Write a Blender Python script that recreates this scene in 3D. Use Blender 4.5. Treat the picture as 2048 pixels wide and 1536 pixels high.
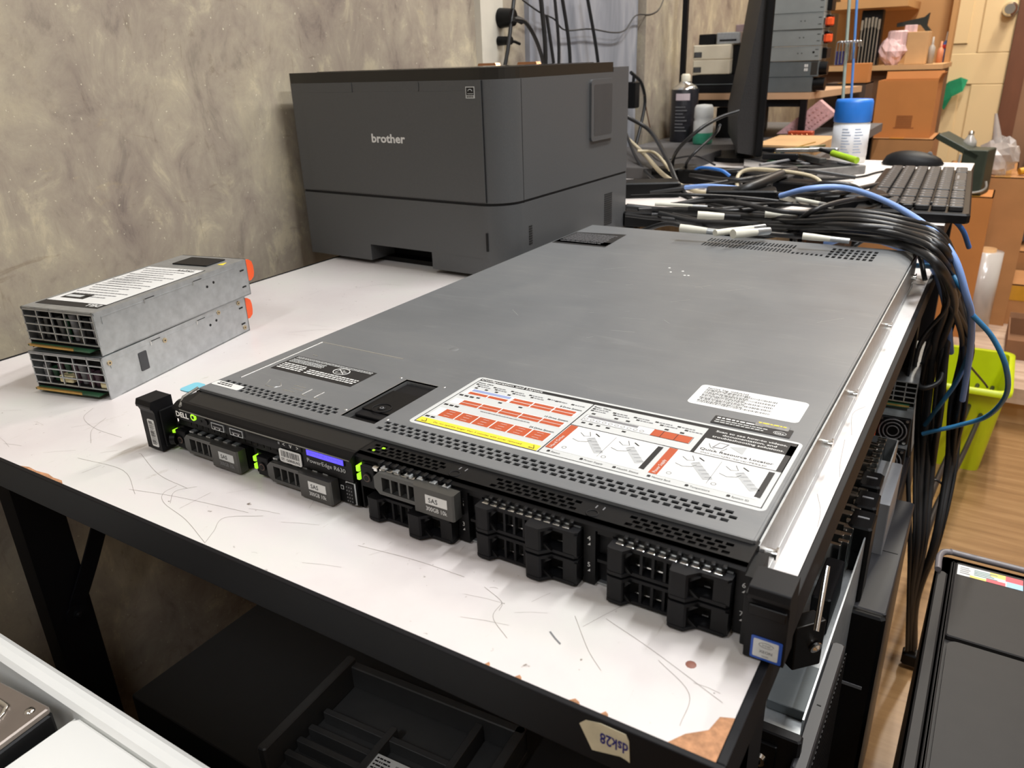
import bpy, math, random
from mathutils import Vector, Matrix
C = bpy.context.scene.collection
PI = math.pi
random.seed(7)
for o in list(bpy.data.objects): bpy.data.objects.remove(o)

# ---------------------------------------------------------------- camera
def make_camera():
    yaw, pitch, roll = -0.5658, 0.3952, -0.0350
    f = Vector((math.sin(yaw)*math.cos(pitch), math.cos(yaw)*math.cos(pitch), -math.sin(pitch)))
    r = f.cross(Vector((0, 0, 1))).normalized(); u = r.cross(f)
    c, s = math.cos(roll), math.sin(roll)
    X = c*r + s*u; Y = -s*r + c*u
    cam = bpy.data.cameras.new('camera'); o = bpy.data.objects.new('camera', cam); C.objects.link(o)
    m = Matrix((X, Y, -f)).transposed().to_4x4(); m.translation = Vector((0.5064, -0.3180, 0.2698))
    o.matrix_world = m
    cam.sensor_width = 36; cam.lens = 1548.4/2048*36; cam.clip_start = 0.01
    cam.dof.use_dof = True; cam.dof.focus_distance = 0.62; cam.dof.aperture_fstop = 16
    bpy.context.scene.camera = o
make_camera()
# ---------------------------------------------------------------- world, exposure
w = bpy.data.worlds.new('world'); bpy.context.scene.world = w; w.use_nodes = True
w.node_tree.nodes['Background'].inputs[0].default_value = (1.0, 0.93, 0.85, 1)
w.node_tree.nodes['Background'].inputs[1].default_value = 0.25
vs = bpy.context.scene.view_settings
vs.view_transform = 'Standard'; vs.look = 'None'; vs.gamma = 1; vs.use_curve_mapping = False; vs.exposure = 0.91
# ---------------------------------------------------------------- ceiling tubes (the room's lamps, plus one added fill at the front left)
LAMPS = [(1.32, 0.40, 1.93, 14.5, (.93, .96, 1.0)), (1.50, -1.35, 1.93, 6, (.93, .96, 1.0)), (0.15, -1.60, 1.93, 9.5, (.93, .96, 1.0)),  # last in this row is an added fill, brightening the wall under the table
         (0.62, 0.85, 1.93, 16, (.95, .96, .97)), (0.55, 2.25, 1.93, 14, (.99, .95, .88)), (0.75, 3.3, 1.93, 16, (1.0, .92, .78))]
def lamp_light(x, y, z, P, col):
    l = bpy.data.lights.new('tube_light', 'AREA'); l.shape = 'RECTANGLE'; l.size = 0.08; l.size_y = 0.7
    l.energy = P; l.color = col
    o = bpy.data.objects.new('tube_light', l); o.location = (x, y, z-0.06); C.objects.link(o)
for L in LAMPS: lamp_light(*L)

# ---------------------------------------------------------------- materials
def lin(c):
    return tuple((v/255/12.92 if v/255 <= .04045 else ((v/255+.055)/1.055)**2.4) for v in c)
MATS = {}
def mat(name, rgb, rough=.5, metal=0, var=.06, scale=40, bump=0, emit=None, est=1, spec=.5, trans=0, alpha=1, coat=0, stretch=None):
    if name in MATS: return MATS[name]
    m = bpy.data.materials.new(name); m.use_nodes = True; nt = m.node_tree; b = nt.nodes['Principled BSDF']
    c = lin(rgb)
    b.inputs['Roughness'].default_value = rough; b.inputs['Metallic'].default_value = metal
    b.inputs['Specular IOR Level'].default_value = spec
    b.inputs['Transmission Weight'].default_value = trans; b.inputs['Alpha'].default_value = alpha
    b.inputs['Coat Weight'].default_value = coat
    b.inputs['Base Color'].default_value = (*c, 1)
    if var > 0 or bump:
        tc = nt.nodes.new('ShaderNodeTexCoord'); n = nt.nodes.new('ShaderNodeTexNoise'); n.inputs['Scale'].default_value = scale
        n.inputs['Detail'].default_value = 4
        src = tc.outputs['Object']
        if stretch:
            mp = nt.nodes.new('ShaderNodeMapping'); mp.inputs['Scale'].default_value = stretch
            nt.links.new(src, mp.inputs[0]); src = mp.outputs[0]
        nt.links.new(src, n.inputs['Vector'])
        r = nt.nodes.new('ShaderNodeValToRGB'); r.color_ramp.elements[0].position = .3; r.color_ramp.elements[1].position = .7
        r.color_ramp.elements[0].color = (*[v*(1-var) for v in c], 1); r.color_ramp.elements[1].color = (*[min(1, v*(1+var)) for v in c], 1)
        nt.links.new(n.outputs['Fac'], r.inputs[0]); nt.links.new(r.outputs[0], b.inputs['Base Color'])
        if bump:
            bp = nt.nodes.new('ShaderNodeBump'); bp.inputs['Strength'].default_value = bump; bp.inputs['Distance'].default_value = .001
            nt.links.new(n.outputs['Fac'], bp.inputs['Height']); nt.links.new(bp.outputs[0], b.inputs['Normal'])
    if emit:
        b.inputs['Emission Color'].default_value = (*lin(emit), 1); b.inputs['Emission Strength'].default_value = est
    MATS[name] = m; return m
def ramp(nt, src, stops):
    r = nt.nodes.new('ShaderNodeValToRGB'); e = r.color_ramp.elements
    e[0].position, e[0].color = stops[0][0], (*lin(stops[0][1]), 1); e[1].position, e[1].color = stops[-1][0], (*lin(stops[-1][1]), 1)
    for p, c in stops[1:-1]:
        q = e.new(p); q.color = (*lin(c), 1)
    nt.links.new(src, r.inputs[0]); return r.outputs[0]
def tex(nt, kind, src, **kw):
    n = nt.nodes.new(kind)
    for k, v in kw.items(): n.inputs[k].default_value = v
    nt.links.new(src, n.inputs['Vector']); return n
def mixc(nt, fac, a, b, mode='MIX'):
    n = nt.nodes.new('ShaderNodeMix'); n.data_type = 'RGBA'; n.blend_type = mode
    if isinstance(fac, float): n.inputs[0].default_value = fac
    else: nt.links.new(fac, n.inputs[0])
    for i, v in ((6, a), (7, b)):
        if isinstance(v, tuple): n.inputs[i].default_value = (*lin(v), 1)
        else: nt.links.new(v, n.inputs[i])
    return n.outputs[2]
def new_mat(name, rough=.5):
    m = bpy.data.materials.new(name); m.use_nodes = True; nt = m.node_tree; b = nt.nodes['Principled BSDF']
    b.inputs['Roughness'].default_value = rough; tc = nt.nodes.new('ShaderNodeTexCoord'); MATS[name] = m
    return m, nt, b, tc.outputs['Object']
def mapping(nt, src, scale=(1, 1, 1), rot=(0, 0, 0)):
    mp = nt.nodes.new('ShaderNodeMapping'); mp.inputs['Scale'].default_value = scale; mp.inputs['Rotation'].default_value = rot
    nt.links.new(src, mp.inputs[0]); return mp.outputs[0]
def bumpn(nt, h, b, st=.3, dist=.002):
    bp = nt.nodes.new('ShaderNodeBump'); bp.inputs['Strength'].default_value = st; bp.inputs['Distance'].default_value = dist
    nt.links.new(h, bp.inputs['Height']); nt.links.new(bp.outputs[0], b.inputs['Normal'])

def concrete(name, tone=1.0, warm=0):
    m, nt, b, oc = new_mat(name, .62)
    T = lambda r, g, bb: (min(255, r*tone+warm), g*tone, max(0, bb*tone-warm))
    n1 = tex(nt, 'ShaderNodeTexNoise', oc, Scale=5.2, Detail=8, Roughness=.62, Distortion=.4)
    n2 = tex(nt, 'ShaderNodeTexNoise', mapping(nt, oc, (1, 1.25, .8), (.55, 0, 0)), Scale=15, Detail=9, Roughness=.7, Distortion=.6)
    n3 = tex(nt, 'ShaderNodeTexNoise', mapping(nt, oc, (1, 2.6, .7), (.9, 0, 0)), Scale=21, Detail=7, Roughness=.72, Distortion=.9)
    n4 = tex(nt, 'ShaderNodeTexNoise', oc, Scale=230, Detail=1)
    n5 = tex(nt, 'ShaderNodeTexNoise', mapping(nt, oc, (1, .7, 2.2), (-.15, 0, 0)), Scale=13, Detail=7, Roughness=.7, Distortion=.6)
    c1 = ramp(nt, n1.outputs['Fac'], [(.36, T(128, 117, 108)), (.46, T(148, 138, 125)), (.54, T(164, 155, 137)), (.64, T(184, 174, 148))])
    c2 = ramp(nt, n2.outputs['Fac'], [(.34, T(104, 94, 88)), (.43, T(144, 132, 120)), (.56, T(164, 154, 136)), (.65, T(200, 189, 160))])
    c = mixc(nt, .5, c1, c2)
    c3 = ramp(nt, n3.outputs['Fac'], [(.30, (96, 90, 86)), (.40, (182, 180, 178)), (.62, (188, 187, 184)), (.70, (226, 222, 212))])
    c = mixc(nt, .55, c, c3, 'SOFT_LIGHT')
    c5 = ramp(nt, n5.outputs['Fac'], [(.30, (110, 102, 98)), (.37, (188, 188, 188)), (.66, (188, 188, 188)), (.72, (214, 208, 190))])
    c = mixc(nt, .6, c, c5, 'SOFT_LIGHT')
    sp = ramp(nt, n4.outputs['Fac'], [(0, (0, 0, 0)), (.765, (0, 0, 0)), (.775, (255, 255, 255))])
    c = mixc(nt, sp, c, T(198, 190, 168))
    nt.links.new(c, b.inputs['Base Color'])
    r = nt.nodes.new('ShaderNodeMapRange'); r.inputs[3].default_value = .42; r.inputs[4].default_value = .8
    nt.links.new(n2.outputs['Fac'], r.inputs[0]); nt.links.new(r.outputs[0], b.inputs['Roughness'])
    bumpn(nt, n2.outputs['Fac'], b, .22, .003); return m
WALL = concrete('polished_concrete', 1.05)
WALLG = concrete('grey_blue_plaster', .88); 
CEIL = mat('ceiling_paint', (205, 198, 188), .8, scale=3)
def wood(name, a, bb, c3, scale=(1, 14, 14), rough=.45):
    m, nt, b, oc = new_mat(name, rough)
    n = tex(nt, 'ShaderNodeTexNoise', mapping(nt, oc, scale), Scale=2.6, Detail=8, Roughness=.6, Distortion=.5)
    nt.links.new(ramp(nt, n.outputs['Fac'], [(.3, a), (.5, bb), (.7, c3)]), b.inputs['Base Color']); bumpn(nt, n.outputs['Fac'], b, .1)
    return m
FLOORM = wood('laminate_floor', (126, 92, 56), (146, 110, 70), (166, 130, 88), (1.2, 16, 1), .35)
def laminate():
    m, nt, b, oc = new_mat('white_laminate', .33)
    n = tex(nt, 'ShaderNodeTexNoise', oc, Scale=9, Detail=6, Roughness=.6)
    n2 = tex(nt, 'ShaderNodeTexNoise', mapping(nt, oc, (1, .25, 1), (0, 0, .6)), Scale=55, Detail=6, Roughness=.75, Distortion=.6)
    n3 = tex(nt, 'ShaderNodeTexNoise', oc, Scale=160, Detail=2)
    base = ramp(nt, n.outputs['Fac'], [(.3, (208, 200, 198)), (.5, (214, 208, 205)), (.7, (212, 211, 204))])
    st = ramp(nt, n2.outputs['Fac'], [(.24, (205, 198, 186)), (.36, (255, 255, 255)), (1, (255, 255, 255))])
    sp = ramp(nt, n3.outputs['Fac'], [(.2, (150, 140, 128)), (.26, (255, 255, 255)), (1, (255, 255, 255))])
    c = mixc(nt, 1.0, base, st, 'MULTIPLY'); c = mixc(nt, 1.0, c, sp, 'MULTIPLY')
    nt.links.new(c, b.inputs['Base Color']); bumpn(nt, n2.outputs['Fac'], b, .04); return m
LAM = laminate()
CHIP = mat('bare_chipboard', (176, 128, 92), .85, var=.3, scale=260, bump=.5)
SCR = mat('scratch_mark', (140, 130, 122), .7, var=.25, scale=300)
BLKM = mat('black_painted_steel', (9, 9, 13), .55, spec=.25, var=.12, scale=30)
BLK = mat('black_plastic', (13, 13, 14), .42, spec=.2, var=.08, scale=200, bump=.05)
BLK2 = mat('soft_black_plastic', (17, 17, 19), .5, spec=.2, var=.08, scale=200)
DARK = mat('dark_interior', (6, 6, 7), .8, var=.1)
GUN = mat('gunmetal_plastic', (84, 84, 82), .38, metal=.5, var=.06)
SILV = mat('galvanised_steel', (188, 192, 194), .38, metal=.85, var=.10, scale=120, bump=.06)
CHRM = mat('bright_metal', (225, 225, 222), .18, metal=1, var=.02)
WHT = mat('white_label', (218, 218, 215), .45, var=.02)
WHTP = mat('white_plastic', (222, 222, 218), .38, var=.03, scale=8)
LGRY = mat('label_grey', (196, 198, 196), .45, var=.02)
INK = mat('black_ink', (22, 22, 24), .5, var=.05)
INKG = mat('grey_ink', (120, 120, 122), .5, var=.05)
ORA = mat('orange_print', (178, 80, 44), .45, var=.05)
YEL = mat('yellow_print', (245, 218, 60), .45, var=.03)
ORP = mat('orange_plastic', (240, 92, 40), .42, var=.05, emit=None)
GOLD = mat('gold_contact', (196, 156, 84), .3, metal=.8, var=.15)
PCB = mat('green_circuit_board', (38, 78, 52), .45, var=.2)
LED = mat('green_led', (110, 150, 20), .4, var=0, emit=(165, 235, 40), est=.6)
LCD = mat('blue_lcd', (50, 40, 200), .3, var=.04, emit=(72, 60, 235), est=1.0)
LCDT = mat('lcd_text', (70, 60, 170), .3, var=0, emit=(70, 60, 190), est=.6)
def cover_metal():
    m, nt, b, oc = new_mat('brushed_grey_steel', .4)
    n = tex(nt, 'ShaderNodeTexNoise', oc, Scale=7, Detail=7, Roughness=.62, Distortion=.9)
    n2 = tex(nt, 'ShaderNodeTexNoise', mapping(nt, oc, (.5, 3, 1), (0, 0, .7)), Scale=24, Detail=7, Roughness=.75, Distortion=.8)
    c = mixc(nt, .4, ramp(nt, n.outputs['Fac'], [(.3, (115, 117, 119)), (.5, (123, 125, 127)), (.7, (131, 132, 132))]),
             ramp(nt, n2.outputs['Fac'], [(.3, (114, 117, 120)), (.58, (124, 126, 127)), (.75, (152, 153, 152))]))
    nt.links.new(c, b.inputs['Base Color']); b.inputs['Metallic'].default_value = .35
    r = nt.nodes.new('ShaderNodeMapRange'); r.inputs[3].default_value = .36; r.inputs[4].default_value = .48
    nt.links.new(n.outputs['Fac'], r.inputs[0]); nt.links.new(r.outputs[0], b.inputs['Roughness']); return m
COV = cover_metal()

# ---------------------------------------------------------------- mesh builder
_glyph = {}
def glyphs(s, bold=0):
    k = (s, bold)
    if k not in _glyph:
        cu = bpy.data.curves.new('t', 'FONT'); cu.body = s; cu.size = 1; cu.offset = bold; cu.resolution_u = 2
        o = bpy.data.objects.new('t', cu); me = bpy.data.meshes.new_from_object(o)
        vs_ = [v.co.copy() for v in me.vertices]; fs = [tuple(p.vertices) for p in me.polygons]
        bpy.data.objects.remove(o); bpy.data.curves.remove(cu); bpy.data.meshes.remove(me)
        _glyph[k] = (vs_, fs)
    return _glyph[k]
class MB:
    def __init__(s, M=None): s.v = []; s.f = []; s.mi = []; s.mats = []; s.M = M or Matrix.Identity(4); s.sm = []
    def mid(s, m):
        if m not in s.mats: s.mats.append(m)
        return s.mats.index(m)
    def add(s, vs, fs, m, smooth=False):
        n = len(s.v); s.v += [s.M @ Vector(v) for v in vs]; i = s.mid(m)
        s.f += [tuple(n+k for k in f) for f in fs]; s.mi += [i]*len(fs); s.sm += [smooth]*len(fs); return s
    def box(s, x0, x1, y0, y1, z0, z1, m, c=0):
        if c > 0: return s.cbox(x0, x1, y0, y1, z0, z1, m, c)
        V = [(x, y, z) for x in (x0, x1) for y in (y0, y1) for z in (z0, z1)]
        return s.add(V, [(0, 1, 3, 2), (4, 6, 7, 5), (0, 4, 5, 1), (2, 3, 7, 6), (0, 2, 6, 4), (1, 5, 7, 3)], m)
    def cbox(s, x0, x1, y0, y1, z0, z1, m, c):   # box with chamfered edges all round
        c = min(c, (x1-x0)/2.01, (y1-y0)/2.01, (z1-z0)/2.01)
        def ring(i, z): return [(x0+i+(c-i)*0 + (c if a else 0)*0, 0, 0) for a in ()]
        def oct_(e, z):
            a, b_, p, q = x0+e, x1-e, y0+e, y1-e; k = c
            return [(a+k, p, z), (b_-k, p, z), (b_, p+k, z), (b_, q-k, z), (b_-k, q, z), (a+k, q, z), (a, q-k, z), (a, p+k, z)]
        R = [oct_(c*.6, z0), oct_(0, z0+c*.6), oct_(0, z1-c*.6), oct_(c*.6, z1)]
        V = [v for r in R for v in r]; F = []
        for k in range(3):
            for i in range(8): F.append((k*8+i, k*8+(i+1) % 8, k*8+8+(i+1) % 8, k*8+8+i))
        F.append(tuple(reversed(range(8)))); F.append(tuple(24+i for i in range(8)))
        return s.add(V, F, m)
    def prism(s, poly, a, b, m, ax='z', smooth=False):
        n = len(poly)
        def P(p, t): return (p[0], p[1], t) if ax == 'z' else ((p[0], t, p[1]) if ax == 'y' else (t, p[0], p[1]))
        V = [P(p, a) for p in poly]+[P(p, b) for p in poly]
        s.add(V, [tuple(reversed(range(n))), tuple(range(n, 2*n))], m)
        return s.add(V, [(i, (i+1) % n, n+(i+1) % n, n+i) for i in range(n)], m, smooth)
    def quad(s, pts, m): return s.add(pts, [tuple(range(len(pts)))], m)
    def cyl(s, p, q, r, m, seg=16, r2=None, cap=True):
        p = Vector(p); q = Vector(q); d = (q-p).normalized(); a = d.orthogonal().normalized(); b = d.cross(a)
        r2 = r if r2 is None else r2
        V = [tuple(p+(a*math.cos(t)+b*math.sin(t))*r) for t in [2*PI*i/seg for i in range(seg)]]+[tuple(q+(a*math.cos(t)+b*math.sin(t))*r2) for t in [2*PI*i/seg for i in range(seg)]]
        s.add(V, [(i, (i+1) % seg, seg+(i+1) % seg, seg+i) for i in range(seg)], m, True)
        if cap: s.add(V, [tuple(reversed(range(seg))), tuple(range(seg, 2*seg))], m)
        return s
    def lathe(s, prof, c, m, seg=24):   # prof: (r,z)
        V = [(c[0]+r*math.cos(2*PI*i/seg), c[1]+r*math.sin(2*PI*i/seg), c[2]+z) for r, z in prof for i in range(seg)]
        return s.add(V, [(k*seg+i, k*seg+(i+1) % seg, (k+1)*seg+(i+1) % seg, (k+1)*seg+i) for k in range(len(prof)-1) for i in range(seg)], m, True)
    def tube(s, pts, r, m, seg=8):
        pts = [Vector(p) for p in pts]; n = len(pts); V = []; up = Vector((0, 0, 1))
        T = [(pts[min(i+1, n-1)]-pts[max(i-1, 0)]).normalized() for i in range(n)]
        a = T[0].orthogonal().normalized()
        for i in range(n):
            a = (a-T[i]*a.dot(T[i]))
            a = a.normalized() if a.length > 1e-6 else T[i].orthogonal().normalized()
            b = T[i].cross(a)
            for k in range(seg):
                t = 2*PI*k/seg; V.append(tuple(pts[i]+(a*math.cos(t)+b*math.sin(t))*r))
        F = [(i*seg+k, i*seg+(k+1) % seg, (i+1)*seg+(k+1) % seg, (i+1)*seg+k) for i in range(n-1) for k in range(seg)]
        s.add(V, F, m, True); return s.add(V, [tuple(reversed(range(seg))), tuple((n-1)*seg+k for k in range(seg))], m)
    def ribbon(s, pts, w_, m):          # flat line in xy at given z
        pts = [Vector(p) for p in pts]; n = len(pts); V = []
        for i in range(n):
            t = (pts[min(i+1, n-1)]-pts[max(i-1, 0)]); nrm = Vector((-t.y, t.x, 0)).normalized()*w_/2
            V += [tuple(pts[i]+nrm), tuple(pts[i]-nrm)]
        return s.add(V, [(2*i, 2*i+1, 2*i+3, 2*i+2) for i in range(n-1)], m)
    def text(s, st, o, xd, yd, h, m, width=None, bold=0, center=False, lift=0.0):
        vs_, fs = glyphs(st, bold)
        x0 = min(v.x for v in vs_); x1 = max(v.x for v in vs_)
        xd = Vector(xd).normalized(); yd = Vector(yd).normalized(); nn = xd.cross(yd)
        sy = h/.72; sx = (width/(x1-x0)) if width else sy
        o = Vector(o)-(xd*(x1-x0)*sx/2 if center else Vector((0, 0, 0)))
        V = [tuple(o+xd*(v.x-x0)*sx+yd*v.y*sy+nn*lift) for v in vs_]
        return s.add(V, fs, m)
    def lines(s, x0, x1, y, h, m, z, n=1, dy=0, seed=0, xd=1):   # unreadable small print as dashes, in xy plane
        rr = random.Random(seed)
        for k in range(n):
            x = x0; yy = y-k*dy
            while x < x1-h:
                L = h*rr.uniform(.8, 3.2); e = min(x+L, x1)
                s.quad([(x, yy, z), (e, yy, z), (e, yy+h, z), (x, yy+h, z)], m); x = e+h*.45
        return s
    def barcode(s, x0, x1, y0, y1, z, m, seed=1):
        rr = random.Random(seed); x = x0
        while x < x1:
            w_ = rr.choice((.0003, .0003, .0006)); s.quad([(x, y0, z), (min(x+w_, x1), y0, z), (min(x+w_, x1), y1, z), (x, y1, z)], m); x += w_+rr.choice((.0003, .0005, .0007))
        return s
    def build(s, name, parent=None, off=None, bevel=0, seg=2):
        me = bpy.data.meshes.new(name); o3 = Vector(off) if off else Vector((0, 0, 0))
        me.from_pydata([tuple(v-o3) for v in s.v], [], s.f); me.update()
        for m in s.mats: me.materials.append(m)
        me.polygons.foreach_set('material_index', s.mi); me.polygons.foreach_set('use_smooth', s.sm)
        o = bpy.data.objects.new(name, me); C.objects.link(o)
        if parent: o.parent = parent
        elif off: o.location = o3
        if bevel:
            b = o.modifiers.new('bevel', 'BEVEL'); b.width = bevel; b.segments = seg; b.limit_method = 'ANGLE'; b.harden_normals = False
        return o
def tag(o, label=None, cat=None, group=None, kind=None):
    if label: o['label'] = label
    if cat: o['category'] = cat
    if group: o['group'] = group
    if kind: o['kind'] = kind
    return o
def thing(name, loc, label, cat, rz=0, group=None):
    o = bpy.data.objects.new(name, None); o.empty_display_size = .02; C.objects.link(o); o.location = loc; o.rotation_euler = (0, 0, rz)
    return tag(o, label, cat, group)
def copy_tree(o, parent=None):
    c = o.copy(); C.objects.link(c); c.parent = parent
    for ch in list(o.children): copy_tree(ch, c)
    return c
def spline(pts, n=8):      # Catmull-Rom
    P = [Vector(p) for p in pts]; P = [P[0]*2-P[1]]+P+[P[-1]*2-P[-2]]; out = []
    for i in range(1, len(P)-2):
        a, b, c, d = P[i-1:i+3]
        for k in range(n):
            t = k/n; out.append(.5*((2*b)+(c-a)*t+(2*a-5*b+4*c-d)*t*t+(3*b-a-3*c+d)*t**3))
    out.append(P[-2]); return out
def rrect(x0, x1, y0, y1, r, n=5):
    out = []
    for cx, cy, a0 in ((x1-r, y0+r, -PI/2), (x1-r, y1-r, 0), (x0+r, y1-r, PI/2), (x0+r, y0+r, PI)):
        for k in range(n+1):
            a = a0+PI/2*k/n; out.append((cx+r*math.cos(a), cy+r*math.sin(a)))
    return out

# ---------------------------------------------------------------- room shell
WX = -0.42; FZ = -0.74; CZ = 2.0
def struct(name, mb, off=None):
    o = mb.build(name, off=off); o['kind'] = 'structure'; return o
struct('floor', MB().box(WX-.1, 3.6, -3.1, 4.1, FZ-.05, FZ, FLOORM))
struct('ceiling', MB().box(WX-.1, 3.6, -3.1, 4.1, CZ, CZ+.05, CEIL))
struct('wall_left', MB().box(WX-.1, WX, -3.1, 4.1, FZ, CZ, WALL))
struct('wall_right', MB().box(3.5, 3.6, -3.1, 4.1, FZ, CZ, CEIL))
struct('wall_front', MB().box(WX-.1, 3.6, -3.1, -3.0, FZ, CZ, WALL))
struct('wall_back', MB().box(WX-.1, 3.6, 4.0, 4.1, FZ, CZ, mat('tan_back_wall', (176, 150, 118), .7, scale=5)))
for (x, y, z, P, col) in LAMPS:
    t = thing('ceiling_tube_lamp', (x, y, CZ), 'white ceiling batten with one long fluorescent tube', 'lamp', group='ceiling tube lamps')  # the front-left one is an added fill lamp, dressed like the others
    MB().box(-.03, .03, -.4, .4, -.035, 0, WHTP).build('batten', t)
    MB().cyl((0, -.37, -.048), (0, .37, -.048), .013, mat('lit_tube', (255, 250, 240), .4, var=0, emit=(255, 246, 230), est=6), 12).build('tube', t)
# ================================================================ work table with white laminate top
TX0, TX1, TY0, TY1 = -0.345, 0.4475, -0.079, 0.895
tb = thing('work_table', ((TX0+TX1)/2, .52, FZ), 'scratched white topped table with black steel frame carrying the rack server', 'table')
TO = tb.location.copy()
def scratchy():
    mb = MB(); mb.box(TX0, TX1, TY0, TY1, -.016, 0, LAM)
    z = .00012
    # bare chipboard where the laminate has broken away
    mb.prism([(.4475, -.052), (.4415, -.0545), (.4395, -.064), (.4315, -.071), (.4265, -.079), (.4475, -.079)], 0, z*1.4, CHIP)
    for (x, w_) in ((.379, .006), (.395, .004), (.350, .004), (.333, .003)):
        mb.prism([(x, -.079), (x+w_, -.079), (x+w_*.8, -.0775), (x+w_*.4, -.0765), (x+w_*.2, -.0778)], 0, z*1.4, CHIP)
    L = [(-.088, -.079), (-.079, -.0765), (-.068, -.0772), (-.055, -.0755), (-.046, -.0768), (-.036, -.0762), (-.03, -.079)]
    mb.prism(list(reversed(L)), 0, z*1.4, CHIP)
    mb.lathe([(0, z*1.5), (.0025, z*1.5), (.0027, 0)], (.4195, -.030, 0), mat('brown_stain', (140, 92, 78), .6), 10)
    # long curved hair scratches
    cur = [[(-.022, -.022), (.02, -.036), (.056, -.039)], [(.046, -.040), (.047, -.052), (.060, -.060), (.090, -.066), (.124, -.0775)],
           [(.060, -.034), (.052, -.046), (.063, -.058)], [(.124, -.0775), (.118, -.066), (.111, -.052), (.132, -.038)],
           [(-.14, .012), (-.128, -.004), (-.098, -.012), (-.062, -.0118)], [(-.11, .005), (-.098, -.015), (-.075, -.03)],
           [(-.19, .075), (-.170, .085), (-.155, .105)], [(.21, -.033), (.25, -.028), (.285, -.027)], [(.333, -.058), (.318, -.048), (.316, -.036)],
           [(.30, -.029), (.315, -.035), (.318, -.042)], [(.355, -.026), (.372, -.045), (.384, -.055)], [(.37, -.020), (.40, -.030), (.44, -.046)],
           [(-.26, -.03), (-.22, -.045), (-.2, -.075)], [(.02, -.06), (.06, -.05), (.12, -.04)], [(-.06, -.05), (-.01, -.045), (.03, -.062)],
           [(.405, -.035), (.425, -.048), (.428, -.068)], [(.4425, .32), (.436, .30), (.442, .26)], [(.439, .25), (.443, .21), (.4465, .19)],
           [(.438, .16), (.444, .14), (.4465, .12)], [(-.2, .40), (-.18, .44), (-.15, .45)], [(-.14, .24), (-.1, .27), (-.05, .26)]]
    for c in cur: mb.ribbon([(p.x, p.y, z) for p in spline([(x, y, 0) for x, y in c], 6)], .00024, SCR)
    rr = random.Random(3)
    for k in range(45):
        x = rr.uniform(-.32, .44); y = rr.choice((rr.uniform(-.075, -.02), rr.uniform(-.075, .02), rr.uniform(0, .45)))
        a = rr.gauss(.7, .5); l = rr.uniform(.003, .028)
        mb.ribbon([(x, y, z), (x+l*math.cos(a)/2, y+l*math.sin(a)/2+.0006, z), (x+l*math.cos(a), y+l*math.sin(a), z)], rr.uniform(.0001, .00018), SCR)
    for k in range(45):
        x = rr.uniform(-.32, .44); y = rr.uniform(-.077, .4); e = rr.uniform(.0002, .0005)
        mb.quad([(x, y, z), (x+e*1.6, y, z), (x+e*1.3, y+e, z), (x, y+e, z)], SCR)
    mb.ribbon([(.3495, -.043, z*2), (.354, -.046, z*2), (.3585, -.0485, z*2)], .0009, INKG)
    return mb
scratchy().build('tabletop', tb, TO)
fr = MB(); rt = .0035
fr.box(TX0-rt, TX1+rt+.001, TY0-rt, TY0, -.0255, .0008, BLKM); fr.box(TX1, TX1+rt+.001, TY0, TY1, -.0255, .0008, BLKM)
fr.box(TX0-rt, TX0, TY0, TY1, -.0255, .0008, BLKM); fr.box(TX0-rt, TX1+rt+.001, TY1, TY1+rt, -.0255, .0008, BLKM)
fr.box(TX0, TX1, TY0, TY0+.022, -.0255, -.0235, BLKM); fr.box(TX1-.022, TX1, TY0, TY1, -.0255, -.0235, BLKM)
fr.box(TX0, TX1, .45, .48, -.032, -.017, BLKM)
fr.build('rim', tb, TO, bevel=.0006)
# handwritten masking tape, upside down on the front rim
tp = MB(); y = TY0-rt-.0006
T = [(.3868, -.0062), (.3898, -.0029), (.3972, -.0010), (.4092, -.0012), (.4108, -.0045), (.4115, -.0165), (.4100, -.0158), (.4070, -.0152), (.3932, -.0188)]
tp.prism(list(reversed(T)), y, y+.0004, mat('masking_tape', (196, 186, 158), .8, var=.12, scale=90), 'y')
tp.text('dsk28', (.4106, y-.0002, -.0062), (-1, 0, .02), (0, 0, -1), .0062, mat('blue_marker', (28, 24, 110), .5), width=.0135, bold=.02)
o = tp.build('tape_label', tb, TO)
def leg(x, y, sx, sy):
    mb = MB(); e = .003; W_ = .038
    mb.box(min(x, x+sx*W_), max(x, x+sx*W_), min(y, y+sy*e), max(y, y+sy*e), FZ, -.0256, BLKM)
    mb.box(min(x, x+sx*e), max(x, x+sx*e), min(y, y+sy*W_), max(y, y+sy*W_), FZ, -.0256, BLKM)
    mb.build('leg', tb, TO)
m = MB(); m.box(-.338, -.312, -.006, -.003, FZ, -.0256, BLKM); m.box(-.3125, -.310, -.006, .040, FZ, -.0256, BLKM); m.build('leg', tb, TO)
leg(-.335, .885, 1, -1); leg(.440, .885, -1, -1); leg(.440, .02, -1, 1)
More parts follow.
